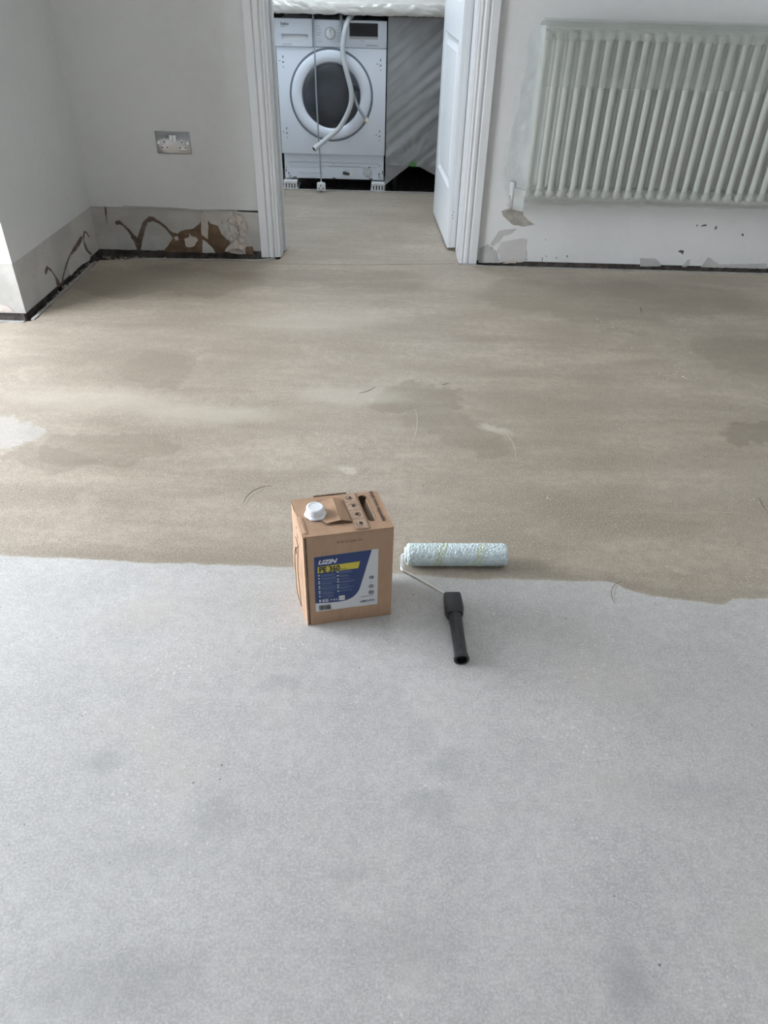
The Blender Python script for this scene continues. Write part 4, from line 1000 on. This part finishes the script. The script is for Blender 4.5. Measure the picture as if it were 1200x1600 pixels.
text('printed_slogan', 'simply more responsible', .0115, M_INK, tp, Matrix.Translation((.1665, .1265, BH + .0016)) @ Matrix.Rotation(-math.pi / 2, 4, 'Z'), bold=.0003, sx=.93)
# crease and lifted flap at the back of the top
prism('crease', strip_poly([(.1345, .127), (.141, .1185), (.141, .127)], .0007), tpf(.0003), .0003, M_CARDE, tp)
bm = bmesh.new(); vs = [bm.verts.new(p) for p in ((.047, BD + .0005, BH - .002), (.118, BD + .0005, BH - .002), (.118, BD + .0035, BH + .002), (.047, BD + .0035, BH + .002))]; bm.faces.new(vs); from_bm('back_flap', bm, M_CARDE, tp)
# crumpled tear at the left top edge
for (ya, yb, h) in ((.010, .040, .004), (.035, .066, .005)):
    bm = bmesh.new(); n = 8; rows = []
    for i in range(n + 1):
        y = ya + (yb - ya) * i / n; s = math.sin(math.pi * i / n)
        rows.append([bm.verts.new((.010, y, BH + .0012)), bm.verts.new((.004, y, BH + .0015 + h * .5 * s)), bm.verts.new((-.002 - .003 * s, y, BH - .002 - .006 * s))])
    for a, b in zip(rows, rows[1:]):
        for k in range(2): bm.faces.new((a[k], a[k + 1], b[k + 1], b[k]))
    from_bm('torn_edge', bm, M_CARD, tp, smooth=True)
# screw cap
M_CAP = simple('translucent_white_cap', (.80, .84, .90), .35, var=.02); 
cap = empty('cap_anchor', (0, 0, 0)); bpy.data.objects.remove(cap)
bm = bmesh.new(); rings = []; NS = 72
prof = [(.0215, .000, 1), (.0222, .003, 1), (.0216, .0050, .6), (.0192, .0062, 0), (.0188, .010, -.3), (.0184, .0175, -.3), (.0178, .0205, 0), (.0162, .0220, 0), (.0135, .0222, 0), (.0128, .0212, 0)]
for r_, h_, lob in prof:
    ring = []
    for k in range(NS):
        a = 2 * math.pi * k / NS
        rr = r_ * (1 + .045 * max(lob, 0) * math.cos(6 * a)) - (.0006 * (k % 3 == 0) if lob < 0 else 0)
        ring.append(bm.verts.new((hc[0] + rr * math.cos(a), hc[1] + rr * math.sin(a), BH + .001 + h_)))
    rings.append(ring)
for a, b in zip(rings, rings[1:]):
    for k in range(NS): bm.faces.new((a[k], a[(k + 1) % NS], b[(k + 1) % NS], b[k]))
bm.faces.new(rings[-1]); from_bm('screw_cap', bm, M_CAP, bx, autosmooth=50)
lathe('cut_edge', [(.0225, .0002), (.0225, .0006), (.019, .0006)], M_CARDE, bx, 40, 'Z', (hc[0] + .0005, hc[1] - .001, BH + .0012))
# batch number printed above the label
text('printed_batch', '09 04 25 22462 550', .0085, M_INKF, bx, at(.066, -.0004, .2245), bold=.0001, sx=.78)
# ---- label
M_LAB = simple('label_paper', (.62, .63, .655), .4, var=.015); M_BLUE = simple('label_blue', (.015, .040, .150), .38, var=.05); M_YEL = simple('label_yellow', (.62, .52, .055), .4, var=.03)
M_LABW = simple('label_white_print', (.62, .65, .70), .45); M_LABG = simple('label_soft_print', (.17, .22, .36), .45); M_BLK = simple('label_black_print', (.02, .02, .025), .45); M_NAVY = simple('label_navy_print', (.04, .06, .14), .45)
lab = prism('label', [(.0175, .0405), (.1523, .0395), (.1522, .1977), (.0185, .1950)], XZ(-.0003), .0004, M_LAB, bx)
L1, L2, L3 = XZ(-.00075), XZ(-.00105), XZ(-.00135)
curve = [tuple(q)[:2] for q in catmull([(.1381, .1972, 0), (.128, .155, 0), (.1185, .115, 0), (.1105, .0865, 0), (.097, .0695, 0), (.078, .0625, 0), (.050, .0625, 0), (.0175, .0652, 0)], 6)]
prism('blue_field', curve + [(.0186, .1948)], L1, .0002, M_BLUE, lab)
text('logo', 'UZIN', .0155, M_LABW, lab, at(.0256, -.0014, .1745), bold=.0007, shear=.35, sx=1.02)
yb_ = prism('yellow_band', [(.0250, .1506), (.1097, .1518), (.1140, .1700), (.0253, .1680)], L2, .0002, M_YEL, lab)
text('product_name', 'PE 360', .0212, M_BLK, lab, at(.0277, -.0016, .1524), bold=.0008, sx=.74)
text('product_name', 'PLUS', .0055, M_BLK, lab, at(.0730, -.0016, .1533), bold=.0001)
rl = random.Random(5); vs = []; fs = []; bv = []; bf = []
def bar(V_, F_, xa, xb, za, zb, y=-.0012):
    b = len(V_); V_ += [(xa, y, za), (xb, y, za), (xb, y, zb), (xa, y, zb)]; F_.append((b, b + 1, b + 2, b + 3))
zz = .1435
for i in range(9):
    bar(bv, bf, .0253, .0290, zz - .0008, zz + .0022)
    for s in range(2 if i in (0, 1, 3, 5, 7) else 1):
        bar(vs, fs, .0310, .0310 + rl.uniform(.022, .034), zz, zz + .0012); zz -= .0032
    zz -= .0022
zz = .1470
for i in range(7):
    bar(bv, bf, .0650, .0688, zz - .0008, zz + .0024)
    for s in range(2 if i in (0, 1, 3, 5) else 1):
        bar(vs, fs, .0705, .0705 + rl.uniform(.016, .033), zz, zz + .0012); zz -= .0034
    zz -= .0034
o = pydata('fine_print', vs, fs, M_LABG, lab); o['kind'] = 'stuff'; o = pydata('language_marks', bv, bf, M_LABW, lab); o['kind'] = 'stuff'
text('net_weight', '9 KG', .0115, M_LABW, lab, at(.0250, -.0014, .0668), bold=.0004, sx=.82); text('net_weight', '= 6 L', .0085, M_LABW, lab, at(.0490, -.0014, .0678), bold=.0002, sx=.95)
text('art_number', 'Art.-Nr. 36987', .0050, M_LABG, lab, at(.0252, -.0014, .0785))
prism('mark_box', [(.0680, .0660), (.0808, .0655), (.0808, .0788), (.0680, .0792)], L2, .0002, M_LAB, lab); text('mark_lettering', 'GISCODE', .0036, M_NAVY, lab, at(.0690, -.0016, .0712), sx=.75)
vs = []; fs = []; xx = .0246; rb = random.Random(9)
while xx < .0515:
    w = rb.choice((.0004, .0008, .0012)); bar(vs, fs, xx, xx + w, .0432, .0575); xx += w + rb.choice((.0004, .0007))
o = pydata('barcode', vs, fs, M_BLK, lab); o['kind'] = 'stuff'
for zc, rr, solid in ((.1210, .0048, 0), (.0955, .0052, 1), (.0775, .0058, 2)):
    cir = [(.1383 + rr * math.cos(a), zc + rr * .92 * math.sin(a)) for a in np.linspace(0, 2 * math.pi, 24, endpoint=False)]
    inn = [(.1383 + rr * (.62 if solid != 1 else .8) * math.cos(a), zc + rr * .55 * math.sin(a)) for a in np.linspace(0, 2 * math.pi, 24, endpoint=False)]
    em = prism('emblem', cir, L2, .0002, M_NAVY if solid != 1 else M_GREYTXT, lab, holes=[inn])
    prism('emblem_core', [(.1383 + rr * .32 * math.cos(a), zc + rr * .28 * math.sin(a)) for a in np.linspace(0, 2 * math.pi, 10, endpoint=False)], L2, .0002, M_NAVY if solid != 1 else M_GREYTXT, em)
text('emblem_lettering', 'EC1', .0038, M_GREYTXT, lab, at(.1345, -.0014, .1075)); prism('web_line', [(.116, .0668), (.1425, .0672), (.1425, .0682), (.116, .0678)], L2, .0002, M_GREYTXT, lab)
text('company_lettering', 'UZIN UTZ', .0068, M_NAVY, lab, at(.1135, -.0014, .0515), bold=.0002)

# the carton has settled slightly out of square
SHEAR = Matrix.Identity(4); SHEAR[0][1] = -.075
for o in [c for c in bx.children_recursive if c.type == 'MESH']: o.data.transform(SHEAR)
# ------------------------------------------------------------------ paint roller
ra = Vector((.057, 1.3535, .028)); rb_ = Vector((.295, 1.3625, .028)); rax = (rb_ - ra); RL = rax.length
pr = empty('paint_roller', (ra.x, ra.y, 0), math.atan2(rax.y, rax.x)); tag(pr, 'paint roller with pale blue fleece sleeve and black handle on the floor', 'paint roller')
def sleeve_mat():
    t = NT('wet_fleece'); c = t.coord(); sep = t.node('ShaderNodeSeparateXYZ'); t.link(c, sep.inputs[0])
    ang = t.math('ARCTAN2', t.math('SUBTRACT', sep.outputs[2], .028), t.math('MULTIPLY', sep.outputs[1], -1.0))
    ph = t.math('ADD', t.math('MULTIPLY', sep.outputs[0], 1 / .093), t.math('MULTIPLY', ang, -.10))
    ph = t.math('ADD', ph, t.math('MULTIPLY', t.noise(c, 70, 3), .10))
    fr = t.math('FRACT', t.math('ADD', ph, 10.27))
    s1 = t.math('MULTIPLY', t.ramp(fr, .00, .03), t.ramp(fr, .065, .095, 1, 0)); s2 = t.math('MULTIPLY', t.ramp(fr, .12, .14), t.ramp(fr, .18, .21, 1, 0))
    n = t.noise(c, 130, 4, .6)
    col = t.mix(t.ramp(n, .3, .7), (.58, .71, .75), (.74, .85, .88))
    col = t.mix(t.math('MULTIPLY', t.math('ADD', s1, t.math('MULTIPLY', s2, .8)), .62), col, (.56, .62, .30))
    col = t.mix(t.math('MULTIPLY', t.math('LESS_THAN', t.voro(c, 85), t.math('MULTIPLY', t.ramp(t.noise(c, 38, 2), .62, .72), .35)), .7), col, (.10, .14, .14))
    t.base(col); t.set(Roughness=.7); t.b.inputs['Sheen Weight'].default_value = .2
    t.bump(t.math('ADD', t.noise(c, 150, 4, .65), t.math('MULTIPLY', t.voro(c, 190), .8)), .9, .006)
    return t.m
vs = []; NA, NXs = 56, 110
for i in range(NXs + 1):
    x = RL * i / NXs; e = min(i, NXs - i) / NXs * RL
    for k in range(NA):
        a = 2 * math.pi * k / NA
        r_ = .0272 - .0035 * max(0, 1 - e / .006) ** 2 + .0011 * noise.noise(Vector((x * 140, math.cos(a) * 4, math.sin(a) * 4))) + .0009 * noise.noise(Vector((x * 300, math.cos(a) * 9, math.sin(a) * 9)))
        vs.append((x, r_ * math.cos(a), .0277 + r_ * math.sin(a)))
fs = [(i * NA + k, i * NA + (k + 1) % NA, (i + 1) * NA + (k + 1) % NA, (i + 1) * NA + k) for i in range(NXs) for k in range(NA)]
fs.append(tuple(NXs * NA + k for k in range(NA))); fs.append(tuple(range(NA))[::-1])
pydata('sleeve', vs, fs, sleeve_mat(), pr, True)
lathe('end_cap', [(0, -.0055), (.0165, -.0055), (.0185, -.004), (.0185, .003)], simple('end_cap_white', (.66, .72, .74), .4), pr, 32, 'X', (0, 0, .028))
inv = Matrix.Rotation(-math.atan2(rax.y, rax.x), 4, 'Z') @ Matrix.Translation((-ra.x, -ra.y, 0))
def loc(x, y, z): return inv @ Vector((x, y, z))
def fillet(pts, r=.009, n=5):
    P = [Vector(p) for p in pts]; out = [P[0]]
    for a, b, c in zip(P, P[1:], P[2:]):
        d1 = (a - b).normalized(); d2 = (c - b).normalized(); s, e = b + d1 * r, b + d2 * r
        for k in range(n + 1):
            t = k / n; out.append(s.lerp(b, t).lerp(b.lerp(e, t), t))
    out.append(P[-1]); return out
tube('wire_frame', fillet([loc(.058, 1.3537, .028), loc(.0435, 1.353, .028), loc(.0445, 1.299, .027), loc(.147, 1.224, .0235), loc(.1545, 1.195, .0215)], .009), .0036, M_METAL, pr, 12)
# handle: faceted collar, tapered round grip, flared open end
hd = Vector((.158, 1.2205, .0205)); he = Vector((.1680, 1.0395, .0170)); hx_ = (he - hd).normalized(); hside = hx_.cross(Vector((0, 0, 1))).normalized(); hup = hside.cross(hx_)
def hring(bm, s, rx, rz, p=2.0, n=20, dx=0.0):
    c = hd + (he - hd) * s + hside * dx; out = []
    for k in range(n):
        a = 2 * math.pi * k / n; ca, sa = math.cos(a), math.sin(a)
        x = math.copysign(abs(ca) ** (2 / p), ca) * rx; z = math.copysign(abs(sa) ** (2 / p), sa) * rz
        q = c + hside * x + hup * z; out.append(bm.verts.new(loc(*q)))
    return out
def loft(name, rings_spec, mat, parent, capa=True, capb=True):
    bm = bmesh.new(); R_ = [hring(bm, *r) for r in rings_spec]; n = len(R_[0])
    for a, b in zip(R_, R_[1:]):
        for k in range(n): bm.faces.new((a[k], a[(k + 1) % n], b[(k + 1) % n], b[k]))
    if capa: bm.faces.new(R_[0])
    if capb: bm.faces.new(R_[-1])
    return from_bm(name, bm, mat, parent, autosmooth=35)
handle = loft('collar', [(-.02, .0180, .0125, 7), (-.005, .0190, .0140, 7), (.12, .0200, .0165, 6), (.22, .0205, .0170, 5), (.27, .0200, .0165, 4), (.32, .0165, .0155, 3)], M_BLACK_PL, pr)
grip = loft('grip', [(.30, .0150, .0150), (.36, .0148, .0148), (.50, .0142, .0146), (.65, .0140, .0142), (.80, .0136, .0138), (.90, .0136, .0138), (.945, .0142, .0142), (.965, .0158, .0156), (.985, .0164, .0162), (1.0, .0162, .0160), (1.001, .0118, .0116), (.93, .0112, .0110)], M_BLACK_PL, pr)
c0 = hd + (he - hd) * .86 + hup * .0137
lathe('hang_hole', [(0, .0004), (.0028, .0004), (.0028, -.001)], M_DARK, pr, 14, 'Z', tuple(loc(*c0)))
